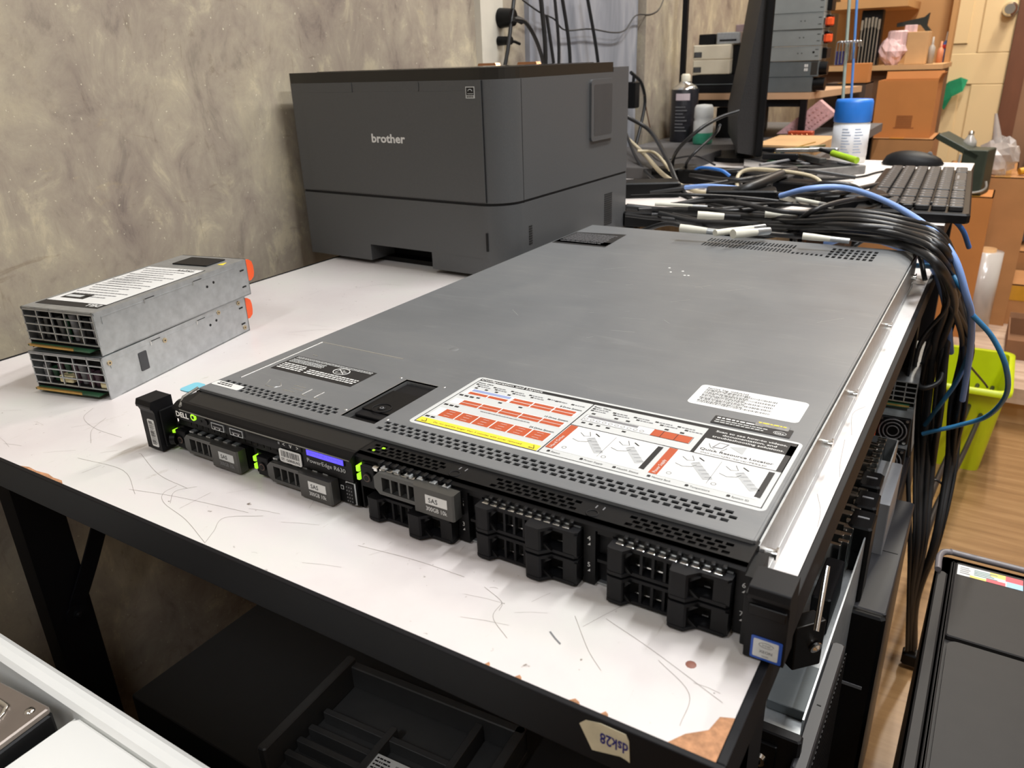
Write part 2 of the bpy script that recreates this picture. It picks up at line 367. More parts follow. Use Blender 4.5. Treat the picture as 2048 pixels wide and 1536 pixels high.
# folding brace bolted to the leg
br = MB()
P = spline([(-.3095, .0205, -.297), (-.3088, .024, -.285), (-.306, .036, -.262), (-.304, .058, -.222), (-.304, .125, -.10), (-.304, .165, -.028)], 4)
for a, b in zip(P, P[1:]):
    d = (b-a).normalized(); n = Vector((0, -d.z, d.y))*.0095; ex = Vector((.0025, 0, 0))
    V = [a-n, a+n, b+n, b-n]; V = [tuple(v) for v in V]+[tuple(v+ex) for v in V]
    br.add(V, [(0, 1, 2, 3), (4, 7, 6, 5), (0, 4, 5, 1), (1, 5, 6, 2), (2, 6, 7, 3), (3, 7, 4, 0)], BLKM)
br.cyl((-.3095, .0205, -.297), (-.3065, .0205, -.297), .0125, BLKM, 20)
bo = br.build('brace', tb, TO)
nb = MB(); nb.cyl((-.3065, .0205, -.297), (-.3035, .0205, -.297), .0055, BLKM, 16); nb.cyl((-.3035, .0205, -.297), (-.302, .0205, -.297), .004, BLKM, 12, .002)
q = nb.build('bolt', bo, TO)
for a in ((.145, -.020), (.1325, -.0135)):
    pass
# ================================================================ rack server
SV = (0.217, 0.35, 0.0)
sv = thing('rack_server', SV, 'low grey rack server with black drive bays and big paper labels on its lid', 'server')
H = .0428
Cx0, Cx1, Cy0, Cy1 = .003, .431, .0227, .7117
def grid_holes(mb, x0, x1, y0, y1, rows, pitch, hw, z0, z1, m, stag=True):
    """plate area with staggered oblong through holes"""
    ph = (y1-y0)/rows; bar = ph*.30; y = y0
    for r in range(rows):
        a = y+bar/2; b = y+ph-bar/2
        mb.box(x0, x1, y, a, z0, z1, m); mb.box(x0, x1, b, y+ph, z0, z1, m)
        n = int((x1-x0)/pitch); sh = (pitch/2 if (stag and r % 2) else 0); x = x0; c = x0+(pitch-hw)/2+sh
        while c+hw <= x1+1e-6:
            mb.box(x, c, a, b, z0, z1, m); x = c+hw; c += pitch
        if x < x1: mb.box(x, x1, a, b, z0, z1, m)
        y += ph
cv = MB(); t = .0011; zt = H
vy0, vy1 = .0312, .0447
cv.box(Cx0, Cx1, Cy0, vy0, zt-t, zt, COV)
cv.box(Cx0, .0085, vy0, vy1, zt-t, zt, COV); grid_holes(cv, .0085, .1345, vy0, vy1, 3, .0064, .0043, zt-t, zt, COV)
LX0, LX1, LY0, LY1 = .1378, .1685, .0362, .1100    # latch recess
cv.box(.1345, LX0, vy0, LY0, zt-t, zt, COV); cv.box(.1345, LX0, LY0, vy1, zt-t, zt, COV)
cv.box(LX0, LX1, vy0, LY0, zt-t, zt, COV)
cv.box(LX1, .1725, vy0, vy1, zt-t, zt, COV); grid_holes(cv, .1725, .4205, vy0, vy1, 3, .0064, .0043, zt-t, zt, COV)
cv.box(.4205, Cx1, vy0, vy1, zt-t, zt, COV)
cv.box(Cx0, LX0, vy1, LY1, zt-t, zt, COV); cv.box(LX1, Cx1, vy1, LY1, zt-t, zt, COV)
# rear vents at (.1885-.333, .645-.692) and (.335-.396)
cv.box(Cx0, Cx1, LY1, .640, zt-t, zt, COV); cv.box(Cx0, .187, .640, .695, zt-t, zt, COV)
def slots(x0, x1, y0, y1, rows, pitch, hw):
    ph = (y1-y0)/rows
    for r in range(rows):
        y = y0+r*ph; a = y+ph*.12; b = y+ph*.88
        cv.box(x0, x1, y, a, zt-t, zt, COV); cv.box(x0, x1, b, y+ph, zt-t, zt, COV); x = x0; c = x0+(pitch-hw)/2
        while c+hw <= x1+1e-6: cv.box(x, c, a, b, zt-t, zt, COV); x = c+hw; c += pitch
        if x < x1: cv.box(x, x1, a, b, zt-t, zt, COV)
slots(.187, .300, .644, .695, 2, .0045, .0024); cv.box(.187, .340, .640, .644, zt-t, zt, COV)
slots(.300, .340, .644, .656, 1, .0055, .003); cv.box(.300, .340, .656, .695, zt-t, zt, COV)
slots(.340, .396, .640, .695, 4, .0068, .0042)
cv.box(.396, Cx1, .640, .695, zt-t, zt, COV); cv.box(Cx0, Cx1, .695, Cy1, zt-t, zt, COV)
# folded rims and side hem
cv.box(Cx0, Cx1, Cy0-.0008, Cy0+.0006, zt-.003, zt-.0001, COV)
cv.box(Cx0-.0008, Cx0, Cy0, Cy1, zt-.006, zt-.0002, COV); cv.box(Cx1, Cx1+.0012, Cy0, Cy1, zt-.006, zt-.0004, COV)
# embossed raised panel and DELL emboss
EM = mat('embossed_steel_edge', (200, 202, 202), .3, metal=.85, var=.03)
for (a, b) in (((.0150, .052), (.0135, .145)), ((.0135, .145), (.1065, .1445))):
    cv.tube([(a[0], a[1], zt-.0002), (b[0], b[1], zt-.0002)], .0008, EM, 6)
# DELL wordmark pressed into the lid, reading from the rear
for s_ in ([(.052, .060), (.0580, .0545), (.0555, .0500)], [(.0665, .0605), (.0790, .0605)], [(.0688, .0555), (.0810, .0555)], [(.0650, .0505), (.0770, .0505)],
           [(.0850, .0610), (.0850, .0500)], [(.0850, .0500), (.0905, .0490)], [(.0975, .0610), (.0975, .0500)], [(.0975, .0500), (.1040, .0490)], [(.040, .060), (.046, .050), (.0555, .0500)]):
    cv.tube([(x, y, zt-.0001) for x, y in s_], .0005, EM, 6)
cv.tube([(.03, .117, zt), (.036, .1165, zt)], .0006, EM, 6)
for (x, y) in ((.131, .111), (.173, .111), (.134, .045), (.172, .046)):
    cv.lathe([(0, .0004), (.0011, .0003), (.0014, 0)], (x, y, zt), EM, 10)
for (x, y) in ((.203, .503), (.214, .512), (.222, .496), (.226, .497), (.195, .52)):
    cv.lathe([(0, .0002), (.0013, .00015), (.0015, 0)], (x, y, zt), WHT, 8)
cv.lathe([(0, .0003), (.0035, .0003), (.0042, 0)], (.1306, .1829, zt), COV, 16)
cv.build('lid', sv, SV)
# chassis
ch = MB()
ch.box(0, .434, .004, .7117, 0, .0012, SILV)
ch.box(0, .0012, .004, .7117, .0012, .0395, SILV); ch.box(.4328, .434, .0235, .7117, .0012, .0395, SILV)
ch.box(.434, .4344, .03, .70, .0085, .0093, SILV)
ch.box(.0012, .4328, .7105, .7117, .0012, .0395, SILV)
ch.box(.0025, .432, .0262, .0268, .002, .0385, DARK); ch.box(.0025, .432, .0269, .709, .002, .0375, DARK)
for y in (.045, .19, .285, .47, .67):
    ch.cyl((.434, y, .0225), (.4382, y, .0225), .0028, CHRM, 12); ch.cyl((.4382, y, .0225), (.4392, y, .0225), .0042, CHRM, 12)
ch.build('chassis', sv, SV)
# lid latch
la = MB(); la.prism(list(rrect(LX0, LX1, LY0, LY1, .0012, 3)), .0372, .0376, BLK)
la.box(LX0+.001, LX1-.001, LY0+.012, LY1-.001, .0376, .0398, BLK2, .0008); la.box(LX0+.001, LX1-.001, LY0+.020, LY1-.018, .0398, .0409, BLK, .0006)
la.lathe([(.0075, 0), (.0075, .0006), (.0068, .0006), (.0068, 0)], ((LX0+LX1)/2, .062, .0409), BLK2, 24)
la.lathe([(0, .0005), (.003, .0005), (.003, 0)], ((LX0+LX1)/2, .062, .0409), BLK2, 16)
la.lathe([(.001, .0007), (.0016, .0007), (.0016, .0005)], ((LX0+LX1)/2, .062, .0409), INKG, 12)
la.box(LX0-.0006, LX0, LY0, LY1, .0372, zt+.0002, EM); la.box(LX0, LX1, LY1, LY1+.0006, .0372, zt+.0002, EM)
la.build('lid_latch', sv, SV)
# black front strip with its own vents
fs = MB(); fz = .0406
fs.box(.0008, .4335, .0205, .0262, fz-.001, fz, BLK)
def stripvent(x0, x1):
    grid_holes(fs, x0, x1, .0068, .0180, 3, .0058, .0040, fz-.001, fz, BLK)
fs.box(.183, .4335, .0180, .0205, fz-.001, fz, BLK); fs.box(.183, .4335, .0030, .0068, fz-.001, fz, BLK)
xs = [.186, .246, .2805, .340, .366, .424]
fs.box(.183, xs[0], .0068, .018, fz-.001, fz, BLK); stripvent(xs[0], xs[1]); fs.box(xs[1], xs[2], .0068, .018, fz-.001, fz, BLK); stripvent(xs[2], xs[3])
fs.box(xs[3], xs[4], .0068, .018, fz-.001, fz, BLK); stripvent(xs[4], xs[5]); fs.box(xs[5], .4335, .0068, .018, fz-.001, fz, BLK)
fs.prism([(.003, fz-.001), (.0005, .0385), (.0005, .0362), (.006, .0362), (.006, fz-.001)], .183, .4335, BLK, 'x')
fs.prism([(.003, fz-.001), (.003, fz), (.0055, fz), (.0055, fz-.001)], .183, .4335, BLK, 'x')
fs.box(.184, .433, .008, .0225, .0362, .0370, DARK)
for x in (.2555, .3475):      # moulded screw ring and slots between vents
    fs.lathe([(.0036, 0), (.0036, .0004), (.003, .0004), (.003, 0)], (x, .009, fz), BLK2, 16); 
    fs.box(x-.001, x-.0004, .0145, .0175, fz, fz+.0003, INKG); fs.box(x+.0035, x+.0041, .0145, .0175, fz, fz+.0003, INKG)
fs.build('front_strip', sv, SV)
# spring finger strips above the bays
def fingers(x0, x1, y, z, parent):
    mb = MB(); n = int((x1-x0)/.0058)
    mb.box(x0, x1, y+.001, y+.0045, z-.0008, z, SILV)
    for k in range(n):
        x = x0+k*.0058; mb.box(x+.0004, x+.0046, y-.0030, y+.003, z-.0030+(k % 2)*.0006, z-.0004, CHRM, .0003)
        mb.box(x+.0035, x+.0060, y-.0010, y+.005, z+.0000, z+.0028, BLK, .0006)
    mb.build('grounding_strip', parent, SV)
fingers(.283, .345, -.0010, .0362, sv); fingers(.367, .428, -.0010, .0362, sv); fingers(.2, .262, -.0005, .0374, sv)
# bay frame with dividers and bay numbers
bf = MB()
for (a, b) in ((.183, .1862), (.2625, .2700), (.3465, .3535), (.4295, .4390)):
    bf.box(a, b, .0008, .024, .0010, .0362, BLK)
bf.box(.1650, .1850, .0008, .024, .0010, .0205, BLK); bf.box(.0835, .0862, .0008, .024, .0010, .0205, BLK)
bf.box(-.004, -.0005, .0008, .024, .0010, .0205, BLK)
bf.box(.186, .439, .010, .024, .0010, .0025, BLK); bf.box(.186, .434, .012, .024, .0185, .0200, BLK); bf.box(-.004, .186, .010, .024, .0010, .0022, BLK)
bf.box(-.002, .436, .0235, .0262, .0010, .0362, DARK)
for x0, x1 in ((.2700, .2800), (.3535, .3635)):       # sloping web beside each blank
    for z in (.0012, .0190):
        bf.box(x0, x1, .0065, .0235, z, z+.0165, BLK2); bf.box(x0+.001, x1, .0015, .0066, z+.0150, z+.0168, BLK)
for (s_, x, z) in (('2', .2662, .0290), ('3', .2662, .0120), ('4', .3498, .0290), ('5', .3498, .0120), ('6', .4335, .0290), ('7', .4335, .0120)):
    bf.text(s_, (x, .0006, z), (1, 0, 0), (0, 0, 1), .0030, WHT, center=True)
    bf.add([(x-.0008, .0006, z-.0030), (x+.0008, .0006, z-.0030), (x+.0008, .0006, z-.0012)], [(0, 1, 2)], WHT)
bf.build('bay_frame', sv, SV)
# blank trays
def blank(x0, z0):
    mb = MB(); h = .0163
    out = [(0, -.0078), (.0020, -.0088), (.0088, -.0088), (.0120, -.0045), (.0345, -.0045), (.0352, -.0110), (.0365, -.0118), (.0440, -.0118), (.0492, -.0062), (.0628, -.0062), (.0645, -.0045)]
    back = [(.0645, .002), (0, .002)]
    poly = [(x0+a, b) for a, b in out+back]
    for z in (z0, z0+h-.0020): mb.prism(poly, z, z+.0020, BLK2)
    mb.prism([(x0+a, b) for a, b in [(0, -.0076), (.002, -.0086), (.0086, -.0086), (.0092, -.0076), (.0092, .001), (0, .001)]], z0+.0019, z0+h-.0019, BLK2)
    mb.prism([(x0+a, b) for a, b in [(.0350, -.0108), (.0365, -.0116), (.0438, -.0116), (.0448, -.0105), (.0448, .001), (.0350, .001)]], z0+.0019, z0+h-.0019, BLK2)
    for c in (.0168, .0232, .0296): mb.box(x0+c, x0+c+.0015, -.0043, -.001, z0+.0015, z0+h-.0015, BLK2)
    mb.box(x0+.0560, x0+.0645, -.0060, .001, z0+.0015, z0+h-.0015, BLK)
    for (c, d, e) in ((.0092, .0120, -.0060), (.0448, .0490, -.0080)):     # chamfered corners of the openings
        for s_, zz in ((1, z0+.0019), (-1, z0+h-.0019)):
            mb.prism([(x0+c, zz), (x0+d+.001, zz), (x0+c, zz+s_*.0042)][::s_], e, e+.002, BLK, 'y')
    mb.box(x0+.002, x0+.0630, .0022, .0030, z0+.0008, z0+h-.0008, DARK)
    for c in (.0130, .0185, .0250, .0500): mb.box(x0+c, x0+c+.0032, -.0008, .0018, z0+.0046, z0+.0054, CHRM)
    return mb.build('drive_blank', sv, SV)
for x0, z0 in ((.1975, .0012), (.2812, .0012), (.2812, .0190), (.3645, .0012), (.3645, .0190)): blank(x0, z0)
# hot swap drives
def drive(x0, z0, dim):
    b = MB(); h = .0168
    b.box(x0+.0022, x0+.0800, -.0005, .020, z0, z0+h, BLK)
    b.box(x0+.0035, x0+.0150, -.0040, -.0005, z0+.001, z0+h-.001, BLK2, .0006)
    for k in range(6): b.box(x0+.020+k*.0095, x0+.0245+k*.0095, -.003, .003, z0+h-.0002, z0+h+.0012, SILV, .0003)
    root = b.build('hard_drive', sv, SV)
    l = MB()
    for zz in (.0045, .0105): l.box(x0-.0004, x0+.0022, -.0040, .004, z0+zz, z0+zz+.0040, LED, .0005)
    l.build('status_light', root, SV)
    r = MB(); cx, cz = x0+.0092, z0+h/2
    r.cyl((cx, -.0040, cz), (cx, -.0048, cz), .0034, BLK, 20); r.cyl((cx, -.0048, cz), (cx, -.0050, cz), .0026, mat('brown_button_ring', (96, 74, 66), .5), 20); r.cyl((cx, -.0050, cz), (cx, -.0053, cz), .0019, BLK, 20)
    r.build('release_button', root, SV)
    g = MB(); gm = GUN
    yf, yb = -.0062, -.0015
    X = lambda a: x0+a
    # frame with chamfered left corners and four windows
    g.prism([(X(.0165), z0+.0045), (X(.0205), z0+.0008), (X(.0230), z0+.0008), (X(.0230), z0+h-.0006), (X(.0205), z0+h-.0006), (X(.0165), z0+h-.0045)], yf, yb, gm, 'y')
    g.box(X(.0230), X(.0500), yf, yb, z0+.0008, z0+.0034, gm); g.box(X(.0230), X(.0500), yf, yb, z0+h-.0034, z0+h-.0006, gm)
    for c in (.0290, .0358, .0426): g.box(X(c), X(c+.0014), yf+.0004, yb, z0+.003, z0+h-.003, gm)
    g.box(X(.0225), X(.0500), yb, yb+.001, z0+.002, z0+h-.002, DARK)
    g.prism([(X(.0485), yf), (X(.0510), -.0092), (X(.0790), -.0092), (X(.0800), -.0080), (X(.0800), yb), (X(.0485), yb)], z0-.0004, z0+h+.0004, mat('dark_gunmetal', (76, 75, 72), .36, metal=.5, var=.05))
    g.build('handle', root, SV)
    k = MB(); y = -.0094; c1 = WHT if not dim else LGRY
    k.box(X(.0595), X(.0755), y, y+.0003, z0+.0072, z0+.0134, c1)
    k.text('SAS', (X(.0618), y-.0001, z0+.0086), (1, 0, 0), (0, 0, 1), .0032, INK, bold=.01)
    k.text('300GB 10k', (X(.0598), y-.0001, z0+.0028), (1, 0, 0), (0, 0, 1), .0030, WHT if not dim else INKG, width=.0155, bold=.01)
    k.build('capacity_label', root, SV)
drive(-.0034, .0018, True); drive(.0868, .0018, False); drive(.1868, .0200, False)
# control panel
cp = MB(); y0 = -.0035
cp.prism([(.0225, .0406), (.0008, .0406), (-.0030, .0385), (-.0044, .0372), (-.0044, .0358), (-.0035, .0350), (-.0035, .0282), (.0225, .0282)], .0035, .1828, BLK, 'x')
cp.box(.0010, .1828, .0006, .0225, .0205, .0282, BLK)
for k in range(17): cp.box(.0120+k*.0066, .0162+k*.0066, .0002, .0007, .0228, .0268, DARK)
cp.box(.1150, .1828, -.0035, .0006, .0208, .0282, BLK)
cp.quad([(.014, .003, .0407), (.182, .003, .0407), (.182, .0215, .0407), (.006, .0215, .0407)], mat('smoked_clear_cover', (26, 26, 26), .3, spec=.2, var=.03))
cp.tube([(.012, -.0042, .0368), (.09, -.0046, .0366), (.182, -.0042, .0366)], .0005, mat('clear_edge', (110, 108, 102), .2), 6)
cp.tube([(-.001, .0235, .0415), (.001, .008, .0400), (.012, -.003, .0392)], .0012, mat('clear_edge', (110, 108, 102), .2), 6)
cp.box(.0850, .1180, y0-.0002, y0, .0325, .0345, DARK)
root = cp.build('control_panel', sv, SV)
q = MB(); q.text('DELL', (.0075, y0-.0012, .0312), (1, 0, 0), (0, 0, 1), .0042, CHRM, width=.0145, bold=.03); q.build('maker_logo', root, SV)
q = MB(); q.cyl((.0272, y0, .0338), (.0272, y0-.0012, .0338), .0027, LED, 20); q.cyl((.0272, y0-.0012, .0338), (.0272, y0-.0013, .0338), .0014, BLK, 12)
q.build('power_button', root, SV)
q = MB(); q.cyl((.0345, y0, .0318), (.0345, y0-.0004, .0318), .0010, DARK, 12); q.cyl((.0405, y0, .0325), (.0405, y0-.001, .0325), .0024, BLK2, 16); q.build('id_button', root, SV)
for x in (.0475, .0675):
    q = MB(); q.box(x, x+.0135, y0-.0012, y0, .0292, .0346, SILV); q.box(x+.0007, x+.0128, y0-.0013, y0-.0011, .0298, .0340, DARK); q.box(x+.0025, x+.0110, y0-.0016, y0-.0012, .0312, .0322, INKG)
    q.box(x+.004, x+.0052, y0-.0019, y0-.0014, .0306, .0312, CHRM); q.box(x+.009, x+.0102, y0-.0019, y0-.0014, .0306, .0312, CHRM)
    q.build('usb_port', root, SV)
q = MB()
q.box(.1190, .1385, y0-.0008, y0, .0318, .0368, BLK2, .0004)
for k, s_ in enumerate(('<', 'v', '>')): q.text(s_, (.1222+k*.0065, y0-.0010, .0330), (1, 0, 0), (0, 0, 1), .0030 if k != 1 else .004, WHT, center=True)
for x in (.1253, .1318): q.box(x, x+.0003, y0-.0009, y0-.0007, .0318, .0368, DARK)
q.box(.1158, .1175, y0-.0003, y0-.0001, .0330, .0348, INKG)
q.build('menu_buttons', root, SV)
q = MB(); q.box(.1425, .1770, y0-.0006, y0, .0312, .0368, BLK); q.box(.1435, .1762, y0-.0009, y0-.0006, .0318, .0364, LCD)
for k in range(14): q.box(.1455+k*.0021, .1469+k*.0021, y0-.0010, y0-.0009, .0332+(k % 3)*.0003, .0348-(k % 2)*.0004, LCDT)
q.build('lcd_screen', root, SV)
q = MB(); q.text('PowerEdge R630', (.1425, y0-.0003, .0262), (1, 0, 0), (0, 0, 1), .0031, LGRY, width=.0345); q.build('model_lettering', root, SV)
q = MB(); q.prism(rrect(.1165, .1375, .0205, .0305, .0015), y0-.0011, y0-.0006, WHT, 'y')
rr = random.Random(5); x = .1185
while x < .1355:
    w_ = rr.choice((.0003, .0005)); q.box(x, x+w_, y0-.0012, y0-.0011, .0248, .0294, INK); x += w_+rr.choice((.0003, .0006))
q.text('ST: G0R0LN2', (.1180, y0-.0012, .0218), (1, 0, 0), (0, 0, 1), .0020, INK, width=.0178, bold=.02)
tag(q.build('barcode_sticker', root, SV), 'white barcode sticker')
# VGA port and its frame
q = MB(); q.box(.1655, .1828, -.0008, .0010, .0015, .0200, BLK); q.box(.1735, .1820, -.0022, -.0008, .0022, .0190, SILV, .0006); q.box(.1745, .1812, -.0032, -.0020, .0032, .0180, BLK, .0006)
for r_ in range(5):
    for c_ in range(3): q.box(.1752+c_*.0020, .1760+c_*.0020, -.0034, -.0031, .0048+r_*.0026, .0056+r_*.0026, INKG)
q.box(.1680, .1705, -.0010, -.0007, .0110, .0140, LGRY); q.box(.1685, .1700, -.0012, -.0009, .0115, .0135, BLK)
q.build('video_port', sv, SV)
for a in ((.193, .012), (.2045, .0135)): pass
q = MB(); q.box(.1945, .1965, .0135, .0150, fz, fz+.0004, LED); q.box(.1905, .1920, .0085, .0100, fz, fz+.0003, LED); q.build('activity_light', sv, SV)
# ears
def ear(xa, xb, side):
    mb = MB(); yF = -.0132
    prof = [(yF, .0010), (yF, .0330), (yF-.0012, .0362), (yF-.0024, .0368), (yF-.0026, .0390), (yF-.0012, .0428), (.0035, .0428), (.0035, .0010)]
    mb.prism(prof, xa, xb, BLK2, 'x')
    ix = xb if side < 0 else xa-.0030
    mb.box(ix, ix+(.0020 if side < 0 else .0030), -.0100, .0035, .0040, .0345, BLK)
    ob = mb.build('mounting_ear', sv, SV, bevel=.0009, seg=2); return ob, yF
e1, yF = ear(-.0242, -.0066, -1); e2, yF = ear(.4392, .4582, 1)
q = MB(); q.prism(rrect(-.0175, -.0095, .0040, .0270, .0012), yF-.0004, yF, WHT, 'y')
rr = random.Random(9); z = .006
while z < .0255:
    w_ = rr.choice((.0003, .0006)); q.box(-.0163, -.0118, yF-.0005, yF-.0004, z, z+w_, INK); z += w_+rr.choice((.0003, .0006))
q.text('GOR0LN2', (-.0102, yF-.0005, .0065), (0, 0, 1), (-1, 0, 0), .0012, INK, width=.018)
tag(q.build('barcode_sticker', e1, SV), 'white barcode sticker on the left ear')
q = MB(); q.cyl((.0005, -.004, .010), (-.0030, -.006, .010), .0045, BLK, 16); q.build('captive_screw', e1, SV)
q = MB(); X0, X1, Z0, Z1 = .4425, .4570, .0022, .0150
q.prism(rrect(X0, X1, Z0, Z1, .0008), yF-.0004, yF, mat('sticker_blue', (40, 84, 176), .35, var=.1), 'y')
q.prism(rrect(X0+.0012, X1-.0016, Z0+.0014, Z1-.0012, .0006), yF-.0006, yF-.0004, mat('sticker_silver', (205, 208, 206), .3, var=.08, scale=200), 'y')
cxm, czm = (X0+X1)/2, .0112
q.tube([(cxm+.0034*math.cos(a), yF-.0006, czm+.0014*math.sin(a)) for a in [2*PI*i/24 for i in range(23)]], .00016, INKG, 5)
q.text('intel', (cxm, yF-.0007, czm-.0006), (1, 0, 0), (0, 0, 1), .0016, INKG, center=True); q.text('XEON', (cxm, yF-.0007, .0066), (1, 0, 0), (0, 0, 1), .0016, INKG, center=True, bold=.02); q.text('inside', (cxm, yF-.0007, .0045), (1, 0, 0), (0, 0, 1), .0010, INKG, center=True)
tag(q.build('processor_sticker', e2, SV), 'small square blue and silver processor sticker')
q = MB(); q.box(.4400, .4575, yF-.0030, yF-.0012, .0285, .0340, BLK, .0006) ; q.build('latch_lip', e2, SV)
q = MB(); q.prism([(-.0060, .0200), (-.0200, .0340), (-.0120, .0410), (-.0030, .0290)][::-1], .0210, .0216, mat('cyan_plastic', (120, 190, 208), .35)); 
q = MB(); q.prism(rrect(-.0155, -.0025, .0160, .0330, .0035), .0395, .0404, mat('cyan_plastic', (120, 190, 208), .35)); tag(q.build('pull_tab', sv, SV), 'pale blue plastic pull tab')
# ---- labels on the lid
z = zt+.0001; z2 = zt+.0002; z3 = zt+.0003
q = MB(); A, B_, Y0, Y1 = .1860, .4290, .0505, .1412
q.prism(rrect(A, B_, Y0, Y1, .004), zt, z, LGRY)
q.quad([(.1895, .1345, z2), (.4265, .1345, z2), (.4265, .1385, z2), (.1895, .1385, z2)], INK)
q.text('Configuration and Layout', (.1905, .1354, z3), (1, 0, 0), (0, 1, 0), .0026, WHT, width=.0540, bold=.02)
def R(x0, x1, y0, y1, m, zz=z2): q.quad([(x0, y0, zz), (x1, y0, zz), (x1, y1, zz), (x0, y1, zz)], m)
def frame(x0, x1, y0, y1, w_, m):
    R(x0, x1, y0, y0+w_, m); R(x0, x1, y1-w_, y1, m); R(x0, x0+w_, y0, y1, m); R(x1-w_, x1, y0, y1, m)
frame(.1895, .4265, .0535, .1385, .0006, INK)
R(.2870, .2878, .0535, .1345, INK)              # column split
q.text('Front View', (.1915, .1298, z3), (1, 0, 0), (0, 1, 0), .0022, INK, bold=.01)
for r_, yy in enumerate((.1268, .1238)):
    for k in range(5 if r_ == 0 else 4):
        x = .1915+k*.0155+(.003 if r_ else 0); R(x, x+.0024, yy, yy+.0018, INK); q.lines(x+.0031, x+.0115, yy+.0003, .0010, INKG, z3, seed=k+r_*9)
for k in range(2): x = .2600+k*.0130; R(x, x+.0024, .1262, .1280, INK); q.lines(x+.003, x+.0105, .1266, .0010, INKG, z3, seed=40+k)
for k, x in enumerate((.1945, .2035, .2125, .2235)): R(x, x+.0026, .1200, .1219, INK)
# eight drive row
R(.1925, .2845, .1082, .1188, WHT); 
for k in range(5):
    x = .1960+k*.0172+(.0015 if k > 1 else 0)
    for j in range(2 if k > 1 else 1): R(x, x+.0160, .1092+j*.0045, .1128+j*.0045, ORA, z3)
R(.1960, .2290, .1144, .1180, mat('blue_print', (140, 152, 190), .5), z3)
q.text('8 Drive System', (.2675, .1198, z3), (1, 0, 0), (0, 1, 0), .0022, INK, width=.0170, bold=.01)
for k in range(3): R(.1915+k*.0046, .1949+k*.0046, .1040, .1062, INK)
for x in (.2060, .2250, .2420): R(x, x+.003, .1050, .1068, INK)
# ten drive row
R(.1925, .2845, .0895, .0990, WHT)
for k in range(5):
    x = .2010+k*.0166
    for j in range(2): R(x, x+.0156, .0903+j*.0042, .0938+j*.0042, ORA, z3)
q.text('10 Drive System', (.2660, .1002, z3), (1, 0, 0), (0, 1, 0), .0022, INK, width=.0180, bold=.01)
for k in range(3): R(.1915+k*.0046, .1949+k*.0046, .0850, .0872, INK)
q.lines(.222, .262, .0868, .0009, INKG, z3, seed=77)
# twenty four drive row
R(.1925, .2845, .0668, .0800, WHT)
for k in range(6):
    x = .1990+k*.0142; R(x, x+.0132, .0675, .0793, ORA, z3)
    for j in range(3): R(x+.0040, x+.0090, .0695+j*.0035, .0698+j*.0035, WHT, z3+.0001)
q.text('24 Drive System', (.2650, .0812, z3), (1, 0, 0), (0, 1, 0), .0022, INK, width=.0185, bold=.01)
for k in range(2): R(.1915+k*.0046, .1949+k*.0046, .0630, .0650, INK)
R(.1905, .2860, .0543, .0612, YEL, z3)
q.text('Do not operate longer than 5 minutes with cover removed', (.2385, .0566, z3+.0001), (1, 0, 0), (0, 1, 0), .0020, INK, width=.0700, center=True)
for x in (.1960, .2815): q.add([(x-.0024, .0556, z3+.0001), (x+.0024, .0556, z3+.0001), (x, .0602, z3+.0001)], [(0, 1, 2)], INK); q.add([(x-.0015, .0561, z3+.0002), (x+.0015, .0561, z3+.0002), (x, .0592, z3+.0002)], [(0, 1, 2)], YEL)
# rear view panel
q.text('Rear View', (.2895, .1300, z3), (1, 0, 0), (0, 1, 0), .0022, INK, bold=.01)
for r_, yy in enumerate((.1270, .1240)):
    for k in range(5):
        x = .2895+k*.0155+(.006 if r_ else 0)*k/4; R(x, x+.0024, yy, yy+.0018, INK); q.lines(x+.003, x+.0120, yy+.0003, .0010, INKG, z3, seed=60+k+r_*9)
R(.2905, .3665, .1075, .1175, WHT); frame(.2905, .3665, .1075, .1175, .0003, INK)
R(.2925, .3290, .1135, .1165, INKG, z3); R(.3400, .3660, .1078, .1170, ORA, z3)
for x in (.3465, .3560): R(x, x+.0004, .1078, .1170, INK, z3+.0001)
for k in range(10): x = .2930+k*.0045; q.lathe([(.0012, z3), (.0016, z3)], (x, .1105, 0), INKG, 8)
for k, x in enumerate((.2925, .3095, .3180, .3455, .3560)): R(x, x+.0028, .1192, .1212, INK)
for k, x in enumerate((.2925, .2980, .3035, .3105, .3220)): R(x, x+.0028, .1035, .1055, INK)
# right black column with the locator panel
R(.3705, .3730, .0985, .1345, INK)
R(.3730, .4265, .1205, .1345, INK); R(.4225, .4265, .0985, .1345, INK)
for k, s_ in enumerate(('Scan to see how-to videos,', 'documentation, and', 'troubleshooting solutions.')):
    q.text(s_, (.3985, .1318-k*.0041, z3), (1, 0, 0), (0, 1, 0), .0025, WHT, width=(.045, .034, .045)[k], center=True, bold=.015)
R(.3730, .4225, .0985, .1205, WHT)
q.text('Quick Resource Locator', (.3745, .1040, z3), (1, 0, 0), (0, 1, 0), .0028, INK, width=.0450, bold=.02)
q.text('Dell.com/QRL/Server/PER630', (.3765, .1000, z3), (1, 0, 0), (0, 1, 0), .0019, INK, width=.0400)
q.add([(.3900, .1150, z3), (.4000, .1195, z3), (.4000, .1085, z3)], [(0, 2, 1)], mat('pale_grey_print', (176, 178, 178), .5))
q.prism([(.3805, .1095), (.3870, .1105), (.3895, .1180), (.3830, .1180)], z2, z3, INKG); q.prism([(.3818, .1106), (.3865, .1112), (.3882, .1168), (.3836, .1168)], z3, z3+.0001, WHT)
for pts in ([(.3775, .1140), (.3790, .1110), (.3800, .1090), (.3830, .1078)], [(.3895, .1120), (.3885, .1095), (.3870, .1075)]): q.ribbon([(a, b, z3) for a, b in pts], .0004, INK)
R(.2878, .4265, .0978, .0985, INK)
